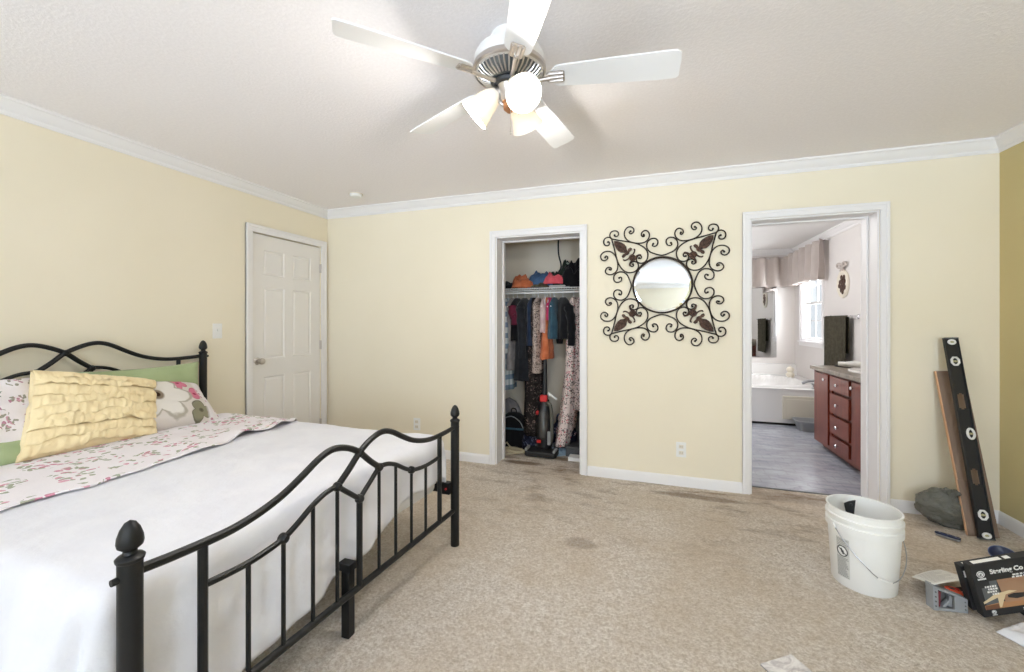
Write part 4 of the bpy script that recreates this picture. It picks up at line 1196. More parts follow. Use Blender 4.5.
# grey plastic packing tray, leaflet and pliers left of the cartons
def tray():
    # wedge-shaped blister tray standing on its side: face towards the viewer, left end the taller
    o = V(1.200, 2.306, 0.002); ux = V(0.993, 0.119, 0); lb = 0.05
    back = V(-ux.y, ux.x, 0); up = (V(0, 0, 1)*math.cos(lb)+back*math.sin(lb)); n = ux.cross(up)
    P = lambda u, v, d: o+ux*u+up*v+n*d
    t = thing('packing_tray', o, 'grey plastic packing tray standing on its side under the white leaflet', 'tray')
    W, Hl, Hr, D = 0.132, 0.106, 0.060, 0.045
    top = lambda u: lerp(Hl, Hr, u/W)
    def quad(u0, u1, b, f, v0=0.0, v1=None):
        q.prism([(u0, v0), (u1, v0), (u1, v1(u1) if v1 else top(u1)), (u0, v1(u0) if v1 else top(u0))], P, b, f)
    q = B()
    quad(0, W, -D, -D+0.004); quad(0, 0.020, -D+0.004, 0); quad(0.084, W, -D+0.004, -0.006)
    quad(0.020, 0.084, -D+0.004, -0.003, 0, lambda u: 0.012)
    q.prism([(0.020, top(0.02)-0.010), (0.084, top(0.084)-0.010), (0.084, top(0.084)), (0.020, top(0.020))], P, -D+0.004, -0.003)
    q.build('tray_body', M_GREYP, t, smooth=0, bevel=0.003)
    q = B()
    q.prism([(0.040, 0.016), (0.050, 0.012), (0.074, 0.038), (0.066, 0.046)], P, -0.030, -0.010)
    q.prism([(0.066, 0.016), (0.080, 0.016), (0.080, 0.062), (0.070, 0.062)], P, -0.034, -0.014)
    q.build('tray_rib', M_GREYP, t, smooth=0, bevel=0.002)
    q = B(); q.prism([(0.021, 0.014), (0.030, 0.014), (0.036, 0.080), (0.026, 0.080)], P, -0.034, -0.008)
    q.build('red_insert', plain('dull_red_plastic', (120, 40, 52), 0.5), t, smooth=0, bevel=0.002)
    q = B(); q.prism([(0.020, 0.012), (0.084, 0.012), (0.084, 0.064), (0.020, 0.086)], P, -D+0.0042, -D+0.006); q.build('tray_liner', M_GREYD, t, smooth=0)
    q = B()
    for v in (0.02, 0.04, 0.06, 0.08): q.cyl(P(0.009, v, -0.0005), P(0.009, v, 0.0015), 0.0035, seg=8)
    for v in (0.015, 0.031, 0.047): q.cyl(P(0.122, v, -0.0065), P(0.122, v, -0.0045), 0.003, seg=8)
    q.build('tray_stud', M_GREYD, t)
    # leaflet resting on the tray's upper edge and the carpet behind
    a, b, c_, d = V(1.226, 2.520, 0.030), V(1.205, 2.312, 0.113), V(1.445, 2.470, 0.082), V(1.423, 2.679, 0.012)
    def fn(u, v):
        p = a*(1-u)*(1-v)+b*u*(1-v)+c_*u*v+d*(1-u)*v
        p.z += 0.008*math.sin(PI*v)
        return p
    lf = B().grid(fn, 12, 12).build('leaflet', M_PAPER, smooth=60, solid=0.0012)
    tag(lf, 'white printed leaflet lying on top of the grey packing tray', 'leaflet')
    q = B()
    def up_(p): return V(p.x, p.y, p.z+0.0016)
    for k in range(9):
        u = 0.12+k*0.085; v0, v1 = 0.10, (0.62, 0.8, 0.7, 0.45, 0.8, 0.74, 0.5, 0.66, 0.8)[k]; m = 8
        rr = [[q.bm.verts.new(up_(fn(u+du, lerp(v0, v1, i/m)))) for du in (0, 0.018)] for i in range(m+1)]
        for i in range(m): q.bm.faces.new([rr[i][0], rr[i+1][0], rr[i+1][1], rr[i][1]])
    q.build('leaflet_print', M_INK, lf, smooth=0)
    # orange cutter with black grips behind the tray, half under the leaflet
    t2 = thing('cutting_pliers', (1.345, 2.41, 0), 'orange red cutter with black handles lying between the grey tray and the cartons', 'tool')
    Q = lambda u, v, zz: V(1.285, 2.385, 0.066)+V(0.93, 0.28, -0.22)*(u*0.72)+V(-0.25, 0.95, 0.18)*(v*0.72)+V(0, 0, zz)
    B().prism([(0, -0.014), (0.03, -0.026), (0.085, -0.028), (0.095, 0.0), (0.085, 0.026), (0.03, 0.024), (0, 0.014)], Q, -0.010, 0.008).build('cutter_head', M_ORANGE, t2, bevel=0.004)
    B().prism([(0.020, -0.006), (0.050, -0.008), (0.050, 0.008), (0.020, 0.006)], Q, 0.0081, 0.0095).build('cutter_slot', M_GREYD, t2, smooth=0)
    B().cyl(Q(0.070, 0, 0.008), Q(0.070, 0, 0.013), 0.007, seg=14).build('pivot', M_RED, t2)
    for s in (-1, 1):
        B().tube(smooth_path([Q(0.085, s*0.014, 0.0), Q(0.11, s*0.030, 0.0), Q(0.15, s*0.040, 0.0), Q(0.185, s*0.034, 0.0)], 4), 0.009, 10).build('handle_grip', M_BLACKP, t2)
tray()

# crumpled white plastic wrapper and a dark offcut at the right edge, marbled tile at the bottom edge
def wrapper():
    c = V(1.500, 2.235, 0.0)
    def fn(u, v):
        x, y = (u-0.5)*0.26, (v-0.5)*0.13
        r = max(abs(u-0.5), abs(v-0.5))*2
        z = 0.012+0.045*max(0, 1-r**3)*(0.6+0.5*nz(x*14, y*18, 1.0))+0.016*abs(nz(x*34, y*34, 2.0))*(1-r**6)
        return c+V(x*0.85-y*0.5, x*0.5+y*0.85, max(0.003, z*(1-r**8)+0.003))
    q = B().grid(fn, 46, 26)
    tag(q.build('plastic_wrapper', plain('white_film', (228, 228, 232), 0.3), smooth=60, solid=0.001), 'crumpled white plastic wrapper on the carpet in front of the lettered carton', 'wrapper')
wrapper()
def offcut():
    o = V(1.418, 2.140, 0.0); a = math.radians(58); ux = V(math.cos(a), math.sin(a), 0)*-1; uy = V(ux.y, -ux.x, 0)
    ux = V(0.80, -0.60, 0); uy = V(0.60, 0.80, 0)
    P = lambda u, v, z: o+ux*u+uy*v+V(0, 0, z)
    q = B().prism([(0, 0), (0.20, 0), (0.20, 0.09), (0, 0.09)], P, 0.0, 0.016)
    tag(q.build('wood_offcut', plain('dark_walnut', (82, 60, 46), 0.5), smooth=0, bevel=0.002), 'dark brown plank offcut lying at the right edge in front of the wrapper', 'offcut')
offcut()
def tile():
    o = V(0.520, 1.822, 0.0)
    ux = V(0.565-0.520, 1.758-1.822, 0).normalized(); uy = V(-0.86, -0.50, 0).normalized()
    uy = (uy-ux*uy.dot(ux)).normalized()
    P = lambda u, v, z: o+ux*u+uy*v+V(0, 0, z)
    t = thing('floor_tile', o, 'white marbled vinyl tile lying on the carpet at the bottom edge of the view', 'tile')
    B().prism([(0, 0), (0.30, 0), (0.30, 0.15), (0, 0.15)], P, 0.003, 0.007).build('tile_face', M_MARBLE, t, smooth=0)
    B().prism([(0, 0), (0.30, 0), (0.30, 0.15), (0, 0.15)], P, 0.0, 0.003).build('tile_backing', M_GREYD, t, smooth=0)
tile()


# ================================================================== BATHROOM
def vanity():
    X, Y0_, Y1_, ZT_ = 1.65, 3.80, 5.07, 0.79
    t = thing('vanity_cabinet', (1.92, (Y0_+Y1_)/2, 0), 'cherry wood vanity cabinet with doors and a stack of drawers', 'cabinet')
    q = B().box((X+0.02, Y0_, 0.10), (BXR-0.004, Y1_, ZT_)); q.build('carcass', M_CHERRYD, t, smooth=0, bevel=0.002)
    B().box((X+0.075, Y0_+0.01, 0), (BXR-0.01, Y1_-0.01, 0.10)).build('toe_kick', M_CHERRYD, t, smooth=0)
    q = B()   # face frame
    for a, b, c, d in [(Y0_, Y0_+0.03, 0.085, ZT_), (4.196, 4.246, 0.085, ZT_), (4.64, 4.678, 0.085, ZT_), (5.00, Y1_, 0.085, ZT_), (Y0_, Y1_, 0.775, ZT_), (Y0_, Y1_, 0.06, 0.10)]:
        q.box((X+0.004, a, c), (X+0.02, b, d))
    q.build('face_frame', M_CHERRY, t, smooth=0, bevel=0.002)
    def panel(nm, a, b, c, d):
        q = B(); g = [[q.bm.verts.new((X-0.014, y, z)) for z in (c, d)] for y in (a, b)]
        f = q.bm.faces.new([g[0][0], g[0][1], g[1][1], g[1][0]])
        bmesh.ops.recalc_face_normals(q.bm, faces=[f]); q.bm.normal_update()
        if f.normal.x > 0: bmesh.ops.reverse_faces(q.bm, faces=[f]); q.bm.normal_update()
        w = 0.052 if d-c > 0.3 else 0.014
        bmesh.ops.inset_individual(q.bm, faces=[f], thickness=w, depth=0)
        bmesh.ops.inset_individual(q.bm, faces=[f], thickness=0.008, depth=-0.008)
        if d-c > 0.3: bmesh.ops.inset_individual(q.bm, faces=[f], thickness=0.028, depth=0.006)
        else: bmesh.ops.translate(q.bm, verts=f.verts, vec=(-0.006, 0, 0))
        q.box((X-0.0138, a, c), (X+0.004, b, d))
        return q.build(nm, M_CHERRY, t, smooth=20)
    def knob(par, y, z):
        B().lathe([(0.006, 0), (0.006, 0.010), (0.013, 0.016), (0.016, 0.022), (0.012, 0.028), (0.001, 0.030)], (X-0.016, y, z), (-1, 0, 0), 16).build('knob', M_CHROME, par)
    knob(panel('door', 4.682, 4.996, 0.10, 0.772), 4.785-0.065, 0.725)
    knob(panel('door', 3.835, 4.192, 0.10, 0.772), 4.150, 0.725)
    for a, b in [(0.640, 0.772), (0.432, 0.612), (0.240, 0.404), (0.10, 0.212)]:
        knob(panel('drawer', 4.252, 4.636, a, b), 4.444, (a+b)/2)
    c = B().box((X-0.028, Y0_, ZT_+0.002), (BXR-0.002, Y1_+0.025, ZT_+0.040)); c.box((BXR-0.022, Y0_, ZT_+0.040), (BXR-0.002, Y1_+0.025, ZT_+0.13))
    tag(c.build('countertop', M_COUNTER, smooth=0, bevel=0.003), 'mottled stone laminate countertop on the bathroom vanity', 'countertop')
    zc = ZT_+0.042
    s = thing('bathroom_sink', (1.93, 4.45, zc), 'white oval sink set into the bathroom countertop', 'sink')
    q = B()
    prof = [(1.0, 0.0), (1.0, 0.012), (0.96, 0.018), (0.90, 0.016), (0.86, 0.006), (0.82, -0.0005), (0.6, 0.0015), (0.05, 0.001)]
    q.skin([q.ring([(1.93+0.20*r*math.cos(2*PI*k/40), 4.45+0.26*r*math.sin(2*PI*k/40), zc+z) for k in range(40)]) for r, z in prof])
    q.build('basin', M_TUB, s)
    f = thing('sink_faucet', (2.13, 4.45, zc), 'chrome faucet with two handles behind the white oval sink', 'faucet')
    B().box((2.10, 4.36, zc), (2.15, 4.54, zc+0.014)).build('faucet_base', M_CHROME, f, bevel=0.005)
    B().tube(smooth_path([(2.125, 4.45, zc+0.01), (2.12, 4.45, zc+0.07), (2.07, 4.45, zc+0.10), (2.01, 4.45, zc+0.085)], 5), 0.010, 10).build('spout', M_CHROME, f)
    for y in (4.375, 4.525): B().lathe([(0.012, 0), (0.010, 0.02), (0.020, 0.03), (0.022, 0.045), (0.012, 0.055), (0.001, 0.056)], (2.125, y, zc+0.012), seg=16).build('faucet_handle', M_CHROME, f)
    # things lying on the counter beyond the sink
    d = thing('hair_dryer', (1.93, 4.90, zc), 'white hair dryer with black cord lying on the countertop beside the sink', 'hair dryer')
    a, b = V(1.80, 4.90, zc+0.036), V(2.00, 4.84, zc+0.036); ax = (b-a).normalized()
    B().lathe([(0.001, 0), (0.020, 0.0), (0.022, 0.06), (0.030, 0.10), (0.033, 0.15), (0.028, 0.20), (0.001, 0.206)], a, ax, 20).build('dryer_barrel', M_WPLAS, d)
    B().tube(smooth_path([a+ax*0.15, a+ax*0.17+V(0.02, 0.05, -0.008), a+ax*0.18+V(0.03, 0.12, -0.012)], 4), [0.016]*9, 10).build('dryer_handle', M_WPLAS, d)
    B().tube(smooth_path([a+ax*0.18+V(0.03, 0.12, -0.020), V(1.98, 5.03, zc+0.006), V(1.84, 5.03, zc+0.006), V(1.80, 4.95, zc+0.006), V(1.88, 4.80, zc+0.006)], 5), 0.005, 8).build('dryer_cord', M_BLACKP, d)
    for y, h_, lb in [(4.66, 0.075, 'small white soap dispenser on the countertop nearer the sink'), (3.98, 0.10, 'white cup on the near end of the bathroom countertop')]:
        o = B().lathe([(0.001, 0), (0.030, 0), (0.032, 0.006), (0.030, h_*0.7), (0.020, h_*0.85), (0.010, h_*0.92), (0.009, h_), (0.001, h_)], (2.08, y, zc), seg=20)
        tag(o.build('soap_dispenser' if h_ < 0.09 else 'bathroom_cup', M_WPLAS), lb, 'soap dispenser' if h_ < 0.09 else 'cup')
vanity()

def tub():
    x0, x1, y0, y1, zt = BX0+0.004, BXR-0.004, 5.86, BYB-0.004, 0.468
    t = thing('bathtub', ((x0+x1)/2, (y0+y1)/2, 0), 'large white built-in bathtub under the mirror and window', 'bathtub')
    cx, cy, rx, ry = 1.02, 6.62, 0.98, 0.60
    def fn(u, v):
        x, y = lerp(x0, x1, u), lerp(y0, y1, v)
        d = (abs((x-cx)/rx)**3+abs((y-cy)/ry)**3)**(1/3)
        z = zt
        if d < 1: z -= 0.33*(1-d**5)**0.6
        elif d < 1.08: z += 0.010*math.sin((d-1)/0.08*PI)
        if y > y1-0.10: z = zt+0.16*min(1, (y-(y1-0.10))/0.02)
        if v < 0.012: z -= 0.012*(1-v/0.012)
        return V(x, y, z)
    B().grid(fn, 80, 110).build('tub_shell', M_TUB, t, smooth=50)
    q = B()
    n = 40
    rows = []
    for z, o in [(0.03, 0.030), (0.10, 0.026), (0.30, 0.014), (0.40, 0.006), (0.452, 0.0), (0.456, -0.002)]:
        rows.append([q.bm.verts.new((lerp(x0, x1, i/n), y0+o, z)) for i in range(n+1)])
    for a, b in zip(rows, rows[1:]):
        for i in range(n): q.bm.faces.new([a[i], a[i+1], b[i+1], b[i]])
    q.build('apron', M_TUB, t, smooth=60)
    B().box((x0, y0+0.045, 0), (x1, y0+0.08, 0.06)).build('apron_base', M_DARK, t, smooth=0)
    q = B().box((1.580, y0-0.012, 0.085), (2.05, y0+0.020, 0.372)); q.build('access_panel', M_TUBP, t, smooth=0, bevel=0.006)
    q = B().box((1.615, y0-0.018, 0.120), (2.015, y0-0.011, 0.337)); q.build('access_panel_face', M_TUBP, t, smooth=0, bevel=0.005)
    f = thing('tub_faucet', (1.96, 6.02, zt), 'dark chrome arched bath faucet on the front corner of the tub', 'faucet')
    B().tube(smooth_path([(2.07, 6.00, zt), (2.06, 6.00, zt+0.055), (2.00, 6.01, zt+0.085), (1.90, 6.03, zt+0.075), (1.84, 6.04, zt+0.045)], 5), [0.020]*8+[0.018]*13, 12).build('spout', M_STEEL, f)
    for x, y in ((1.93, 5.93), (2.13, 5.95)): B().lathe([(0.026, 0), (0.026, 0.01), (0.013, 0.016), (0.013, 0.04), (0.026, 0.048), (0.026, 0.062), (0.015, 0.07), (0.001, 0.071)], (x, y, zt), seg=18).build('faucet_handle', M_STEEL, f)
    j = thing('ceramic_jar', (1.985, 7.00, zt), 'cream ceramic jar with round knobbed lid on the back corner of the tub', 'jar')
    k = 0.62
    B().lathe([(a*k, b*k) for a, b in [(0.05, 0), (0.06, 0.01), (0.085, 0.05), (0.088, 0.09), (0.06, 0.125), (0.045, 0.13)]], (1.985, 7.00, zt), seg=28).build('jar_body', M_CREAM, j)
    B().lathe([(a*k, b*k) for a, b in [(0.055, 0.131), (0.06, 0.14), (0.075, 0.165), (0.08, 0.20), (0.065, 0.235), (0.03, 0.255), (0.018, 0.262), (0.02, 0.275), (0.001, 0.283)]], (1.985, 7.00, zt), seg=28).build('jar_lid', M_CREAM, j)
tub()
def bin_():
    x0, x1, y0, y1, h = 1.665, 2.10, 5.585, 5.82, 0.125
    q = B(); R = 0.06
    def ol(ins, z):
        pts = []; 
        for cx, cy, a0 in [(x0+R, y0+R, PI), (x1-R, y0+R, 1.5*PI), (x1-R, y1-R, 0), (x0+R, y1-R, 0.5*PI)]:
            for k in range(6): 
                r = R-min(ins, R*0.6); dx, dy = math.cos(a0+k*PI/10), math.sin(a0+k*PI/10)
                pts.append((cx+(R-ins)*dx, cy+(R-ins)*dy, z))
        return pts
    q.skin([q.ring(ol(i, z)) for i, z in [(0.040, 0), (0.0, h-0.014), (-0.014, h-0.012), (-0.014, h), (0.002, h), (0.042, 0.006)]])
    tag(q.build('wash_basin', M_GREYP, smooth=30), 'grey plastic wash basin on the vinyl floor before the tub', 'basin')
bin_()

# mirror above the tub, valances, towel, hanging plaque
def bath_fittings():
    zb = 0.735
    t = thing('bathroom_mirror', (1.2, BYB, zb), 'wide frameless mirror on the wall above the tub', 'mirror')
    B().box((0.15, BYB-0.008, zb), (1.945, BYB-0.002, 2.05)).build('mirror_glass', M_MIRROR, t, smooth=0)
    B().box((0.15, BYB-0.012, zb-0.012), (1.945, BYB-0.001, zb)).build('mirror_channel', M_CHROME, t, smooth=0)
    def valance(name, P, L, z0, z1, label, swag=0.0, npl=5):
        """P(a, o, z): a along the wall, o out of it"""
        tt = thing('window_valance', P(L/2, 0, z0), label, 'valance')
        def fn(u, v):
            a = u*L; top = 1-v
            pl = math.cos(2*PI*npl*u)
            sharp = (abs(pl)**0.5)*(1 if pl > 0 else -1)
            o = 0.085+0.056*sharp*(0.6+0.4*v)+0.012*nz(u*9, v*2, 3)
            z = lerp(z1, z0, v)+0.006*math.sin(2*PI*npl*u+1)*v+swag*v*math.sin(PI*u)*0.5
            return P(a, o, z)
        B().grid(fn, 120, 14).build('pleated_cloth', M_VALANCE, tt, smooth=180, solid=0.004)
        q = B().skin([]) if False else B()
        p0, p1 = P(0.01, 0.055, z1-0.02), P(L-0.01, 0.055, z1-0.02)
        q.cyl(p0, p1, 0.008, seg=10)
        for pp in (P(0.012, 0.0, z1-0.02), P(L-0.012, 0.0, z1-0.02)):
            q.cyl(pp, pp+(P(0, 0.055, 0)-P(0, 0, 0)), 0.006, seg=8)
        q.build('curtain_rod', M_CHROME, tt)
    valance('v', lambda a, o, z: V(BXR-o, 6.19+a, z), 1.23, 1.835, 2.355, 'taupe pleated valance over the bathroom window', 0.05, 5)
    valance('v', lambda a, o, z: V(0.60+a, BYB-o, z), 1.50, 1.840, 2.315, 'taupe pleated valance above the bathroom mirror', 0.0, 8)
    # towel on a bar
    yb0, yb1, zb_, xo = 5.46, 6.20, 1.345, 0.065
    tb = thing('towel_bar', (BXR, (yb0+yb1)/2, zb_), 'chrome towel bar on the bathroom wall beyond the vanity', 'towel bar')
    B().cyl((BXR-xo, yb0, zb_), (BXR-xo, yb1, zb_), 0.009, seg=12).build('bar', M_CHROME, tb)
    for y in (yb0+0.01, yb1-0.01):
        B().lathe([(0.026, 0), (0.026, 0.006), (0.012, 0.012), (0.011, xo), (0.016, xo+0.004), (0.014, xo+0.014), (0.001, xo+0.016)], (BXR, y, zb_), (-1, 0, 0), 18).build('post', M_CHROME, tb)
    def tw(u, v):
        # v: back hem -> over the bar -> front hem
        y = lerp(5.575, 6.165, u); s = (v-0.40)*1.10
        R = 0.016
        if abs(s) < R*PI/2: x, z = -R*math.sin(s/R), zb_+R*math.cos(s/R)-0.004
        else:
            x = -R if s > 0 else R; z = zb_-(abs(s)-R*PI/2)-0.004
        dd = max(0, zb_-z)
        x -= (0.006*math.sin(u*34)+0.010*nz(u*7, dd*1.5, 1))*min(1, dd*4)*(1 if s > 0 else 0.3)
        x = min(x, 0.05)
        return V(BXR-xo+x, y+0.012*(u-0.5)*-dd, z)
    tag(B().grid(tw, 60, 60).build('bath_towel', M_TOWEL, smooth=180, solid=0.006), 'dark olive bath towel draped over the chrome bar', 'towel')
    # oval plaque under a bow
    cy, cz = 5.825, 1.735
    pq = thing('oval_plaque', (BXR, cy, cz), 'white oval plaque with brown relief hanging from a fabric bow', 'wall decoration')
    def E(r, k, o, n=40): return V(BXR-o, cy+0.145*r*math.cos(2*PI*k/n), cz+0.165*r*math.sin(2*PI*k/n))
    q = B(); q.skin([q.ring([E(r, k, o) for k in range(40)]) for r, o in [(1.0, 0.001), (1.02, 0.012), (0.96, 0.026), (0.84, 0.028), (0.74, 0.018), (0.05, 0.016)]]); q.build('plaque_body', M_CREAM, pq)
    q = B(); random.seed(4)
    for k in range(16):
        a = 2.4*k; r = 0.62*math.sqrt(k/16)
        q.ball((BXR-0.020, cy+0.145*r*math.cos(a), cz+0.165*r*math.sin(a)), (0.010, 0.024, 0.028), 10, 6)
    q.build('relief', M_LEAF, pq)
    zb2 = cz+0.215
    q = B()
    for s in (-1, 1):
        q.tube(smooth_path([V(BXR-0.02, cy, zb2), V(BXR-0.03, cy+s*0.07, zb2+0.035), V(BXR-0.03, cy+s*0.115, zb2+0.012), V(BXR-0.03, cy+s*0.07, zb2-0.016), V(BXR-0.02, cy, zb2)], 4), 0.013, 7)
        q.tube([V(BXR-0.02, cy, zb2), V(BXR-0.02, cy+s*0.035, zb2-0.06)], [0.012, 0.016], 7)
    q.ball((BXR-0.026, cy, zb2), 0.022, 10, 8)
    q.build('bow', M_VALANCE, pq)
bath_fittings()
# ceiling light of the bathroom, above the vanity, outside the doorway's view
bl = thing('ceiling_light', (0.45, 5.3, H), 'round white ceiling light of the bathroom', 'ceiling light')
B().lathe([(0.15, 0), (0.155, -0.02), (0.14, -0.028)], (0.45, 5.3, H), seg=32).build('light_base', M_CHROME, bl)
B().lathe([(0.138, -0.026), (0.13, -0.06), (0.09, -0.085), (0.001, -0.095)], (0.45, 5.3, H), seg=32).build('light_dome', M_SHADE, bl)
ld = bpy.data.lights.new('bathroom_lamp', 'POINT'); ld.energy = 34; ld.color = (0.95, 0.97, 1.0); ld.shadow_soft_size = 0.12
lo = bpy.data.objects.new('bathroom_lamp', ld); COL.objects.link(lo); lo.location = (0.45, 5.3, H-0.24)

# ================================================================== CLOSET
SZ, SY0, SY1 = 1.622, 3.985, CYB-0.006
def wire_shelf():
    t = thing('wire_shelf', ((CX0+CX1)/2, (SY0+SY1)/2, SZ), 'white wire shelf with hang rail across the closet', 'shelf')
    x0, x1 = CX0+0.004, CX1-0.004
    q = B()
    for y, z, r in [(SY0, SZ, 0.0045), (SY0, SZ-0.022, 0.004), (SY1-0.01, SZ, 0.004), ((SY0+SY1)/2, SZ-0.006, 0.0035)]:
        q.cyl((x0, y, z), (x1, y, z), r, seg=8)
    q.build('long_wire', M_WPLAS, t)
    q = B(); n = 60
    for i in range(n+1):
        x = lerp(x0+0.01, x1-0.01, i/n)
        q.tube([(x, SY1-0.01, SZ+0.002), (x, SY0, SZ+0.005), (x, SY0-0.004, SZ-0.002), (x, SY0-0.004, SZ-0.024)], 0.0016, 5)
    q.build('cross_wires', M_WPLAS, t)
    B().cyl((x0, SY0+0.015, SZ-0.044), (x1, SY0+0.015, SZ-0.044), 0.009, seg=12).build('hang_rail', M_WPLAS, t)
    for x in (-1.62, -0.905, -0.62):
        B().tube([(x, SY0+0.01, SZ-0.01), (x, SY1, SZ-0.30)], 0.005, 6).build('shelf_brace', M_WPLAS, t)
wire_shelf()
RY, RZ = SY0+0.015, SZ-0.044           # hang rail
ALLH = []
def hang(x, label_h, name, mat, bot, label, cat, dep=0.19, th=0.045, yaw=0.0, sleeves=0.0, flare=1.0, col=None, drop=0.10, seed=0.0, smat=None, trim=None, sway=0.0):
    """a garment on a white hanger; seen edge-on unless yaw turns it"""
    h = thing('clothes_hanger', (x, RY, RZ+0.020), label_h, 'hanger', None)
    c, s = math.cos(yaw), math.sin(yaw)
    W = lambda a, b, z: V(x+b*c-a*s, RY+a*c+b*s, z)       # a along the hanger, b across it
    zs = RZ-drop
    q = B()
    q.tube(smooth_path([W(0.006, 0, RZ+0.013), W(-0.012, 0, RZ+0.016), W(-0.017, 0, RZ+0.004), W(-0.004, 0, RZ-0.025), W(0, 0, RZ-0.045)], 4), 0.0032, 6)
    q.build('hanger_hook', M_WPLAS, h)
    q = B().tube(smooth_path([W(0, 0, RZ-0.045), W(-0.10, 0, RZ-0.085), W(-dep*0.92, 0, zs-0.035), W(-dep*0.86, 0, zs-0.05), W(0, 0, zs-0.05), W(dep*0.86, 0, zs-0.05), W(dep*0.92, 0, zs-0.035), W(0.10, 0, RZ-0.085)], 3, True), 0.0042, 6, closed=True)
    q.build('hanger_frame', M_WPLAS, h)
    q = B(); n = 36; m = 26; rings = []
    for i in range(m+1):
        v = i/m
        if v < 0.14:
            k = v/0.14; a = lerp(0.06, dep, k**0.75); z = lerp(RZ-0.052, zs-0.028, k); b = lerp(0.018, th, k)
        else:
            k = (v-0.14)/0.86; a = dep*lerp(1.0, 0.84, min(1, k*3))*lerp(1, flare, k); z = lerp(zs-0.028, bot, k); b = th*lerp(1, 1.0+0.35*flare, k)
        r = []
        for j in range(n):
            t = 2*PI*j/n; ca, sa = math.cos(t), math.sin(t)
            f = 1+(0.20*math.sin(t*7+seed+2*nz(v*2, seed, t*0.5))+0.22*nz(ca*2.2+seed, sa*2.2, v*2.5))*min(1, v*2.5)
            aa = a*abs(ca)**0.8*(1 if ca > 0 else -1); bb = b*sa*f
            r.append(W(aa*(1+0.05*nz(ca*2, seed, v*4)), bb, z+0.012*nz(t, seed, 3)*v)+V(sway*v**3, 0, 0))
        rings.append(q.ring(r))
    q.skin(rings)
    g = thing(name, W(0, 0, bot), label, cat)
    q.build('body', mat, g, smooth=180)
    if sleeves:
        for sg in (-1, 1):
            pts = [W(sg*dep*0.86, 0, zs-0.045), W(sg*dep*0.99, 0.012, zs-0.13), W(sg*dep*0.96, 0.026, zs-sleeves*0.65), W(sg*dep*0.92, 0.024, zs-sleeves)]
            B().tube(smooth_path(pts, 4), [lerp(0.045, 0.034, i/12)*(1+0.12*math.sin(i*2+seed)) for i in range(13)], 12).build('sleeve', smat or mat, g)
    if trim: trim(W, g, zs)
    return g
C = lambda nm, c, c2=None: fabric(nm, c, c2, 14, bump=0.3)
K_BLACK = C('black_cotton', (27, 27, 30), (22, 22, 25)); K_CHAR = C('charcoal_cotton', (40, 42, 46), (32, 34, 38))
K_NAVY = C('navy_denim', (44, 58, 80), (36, 48, 70)); K_MAR = C('maroon_cotton', (96, 34, 52)); K_GREY = C('grey_cotton', (150, 146, 146), (132, 128, 130))
K_ORG = C('orange_cotton', (206, 122, 84), (186, 102, 66)); K_PINKW = C('pale_pink_cotton', (206, 184, 180), (190, 160, 160)); K_MAG = C('magenta_cotton', (190, 58, 100))
K_TEAL = C('teal_cotton', (62, 92, 108), (54, 82, 98)); K_DGREEN = C('dark_green_cotton', (44, 54, 46), (36, 44, 38)); K_CORAL = C('coral_cotton', (224, 100, 110), (208, 84, 96))
K_BLUE = C('dusty_blue_cotton', (76, 104, 140), (66, 92, 126)); K_CAMO = C('olive_brown_cotton', (104, 96, 76), (74, 66, 54)); K_RED = C('red_pink_cotton', (196, 58, 88))
hang(-1.372, 'white plastic hanger holding the blue plaid shirt', 'plaid_shirt', M_PLAID, 0.60, 'blue and white plaid shirt, leftmost on the closet rail', 'shirt', th=0.045, seed=1, sleeves=0.5)
hang(-1.315, 'white plastic hanger holding the grey top', 'grey_top', K_GREY, 0.80, 'grey top hanging between the plaid shirt and the dark jacket', 'top', th=0.034, seed=2)
hang(-1.270, 'white plastic hanger holding the maroon and black top', 'maroon_top', K_BLACK, 1.10, 'black short top with maroon sleeves near the left end of the rail', 'top', th=0.042, seed=3, sleeves=0.22, smat=K_MAR)
hang(-1.190, 'white plastic hanger holding the long charcoal jacket', 'charcoal_jacket', K_CHAR, 0.70, 'long charcoal jacket left of the zigzag print dress', 'jacket', th=0.060, seed=4, sleeves=0.55)
hang(-1.105, 'white plastic hanger holding the navy denim shirt', 'denim_shirt', K_NAVY, 1.05, 'navy denim shirt pressed against the charcoal jacket', 'shirt', th=0.032, seed=5)
hang(-1.050, 'white plastic hanger holding the zigzag print dress', 'print_dress', M_PATT, 0.78, 'narrow black and cream zigzag print dress in the middle of the rail', 'dress', dep=0.17, th=0.036, seed=6, flare=1.05)
hang(-1.085, 'white plastic hanger holding the long black dress', 'speckled_dress', M_BLKFLOR, 0.16, 'long black speckled dress hanging down behind the vacuum cleaner', 'dress', dep=0.15, th=0.070, seed=7, flare=1.0)
hang(-0.980, 'white plastic hanger holding the pale pink blouse', 'pink_blouse', K_PINKW, 1.18, 'pale pink sleeveless blouse above the orange skirt', 'blouse', dep=0.15, th=0.036, seed=8)
hang(-0.958, 'white plastic hanger holding the orange skirt', 'orange_skirt', K_ORG, 0.92, 'orange skirt hanging beside the pale pink blouse', 'skirt', dep=0.11, th=0.040, seed=9, drop=0.36, flare=1.6)
hang(-0.925, 'white plastic hanger holding the magenta top', 'magenta_top', K_MAG, 1.30, 'small magenta top right of the pale pink blouse', 'top', dep=0.14, th=0.028, seed=10)
hang(-0.880, 'white plastic hanger holding the teal shirt', 'teal_shirt', K_TEAL, 1.12, 'teal shirt between the magenta and the black top', 'shirt', th=0.038, seed=11)
hang(-0.800, 'white plastic hanger holding the black top', 'black_top', K_BLACK, 1.12, 'black top with loose sleeve beside the teal shirt', 'top', dep=0.20, th=0.060, seed=12, sleeves=0.42, yaw=0.5)
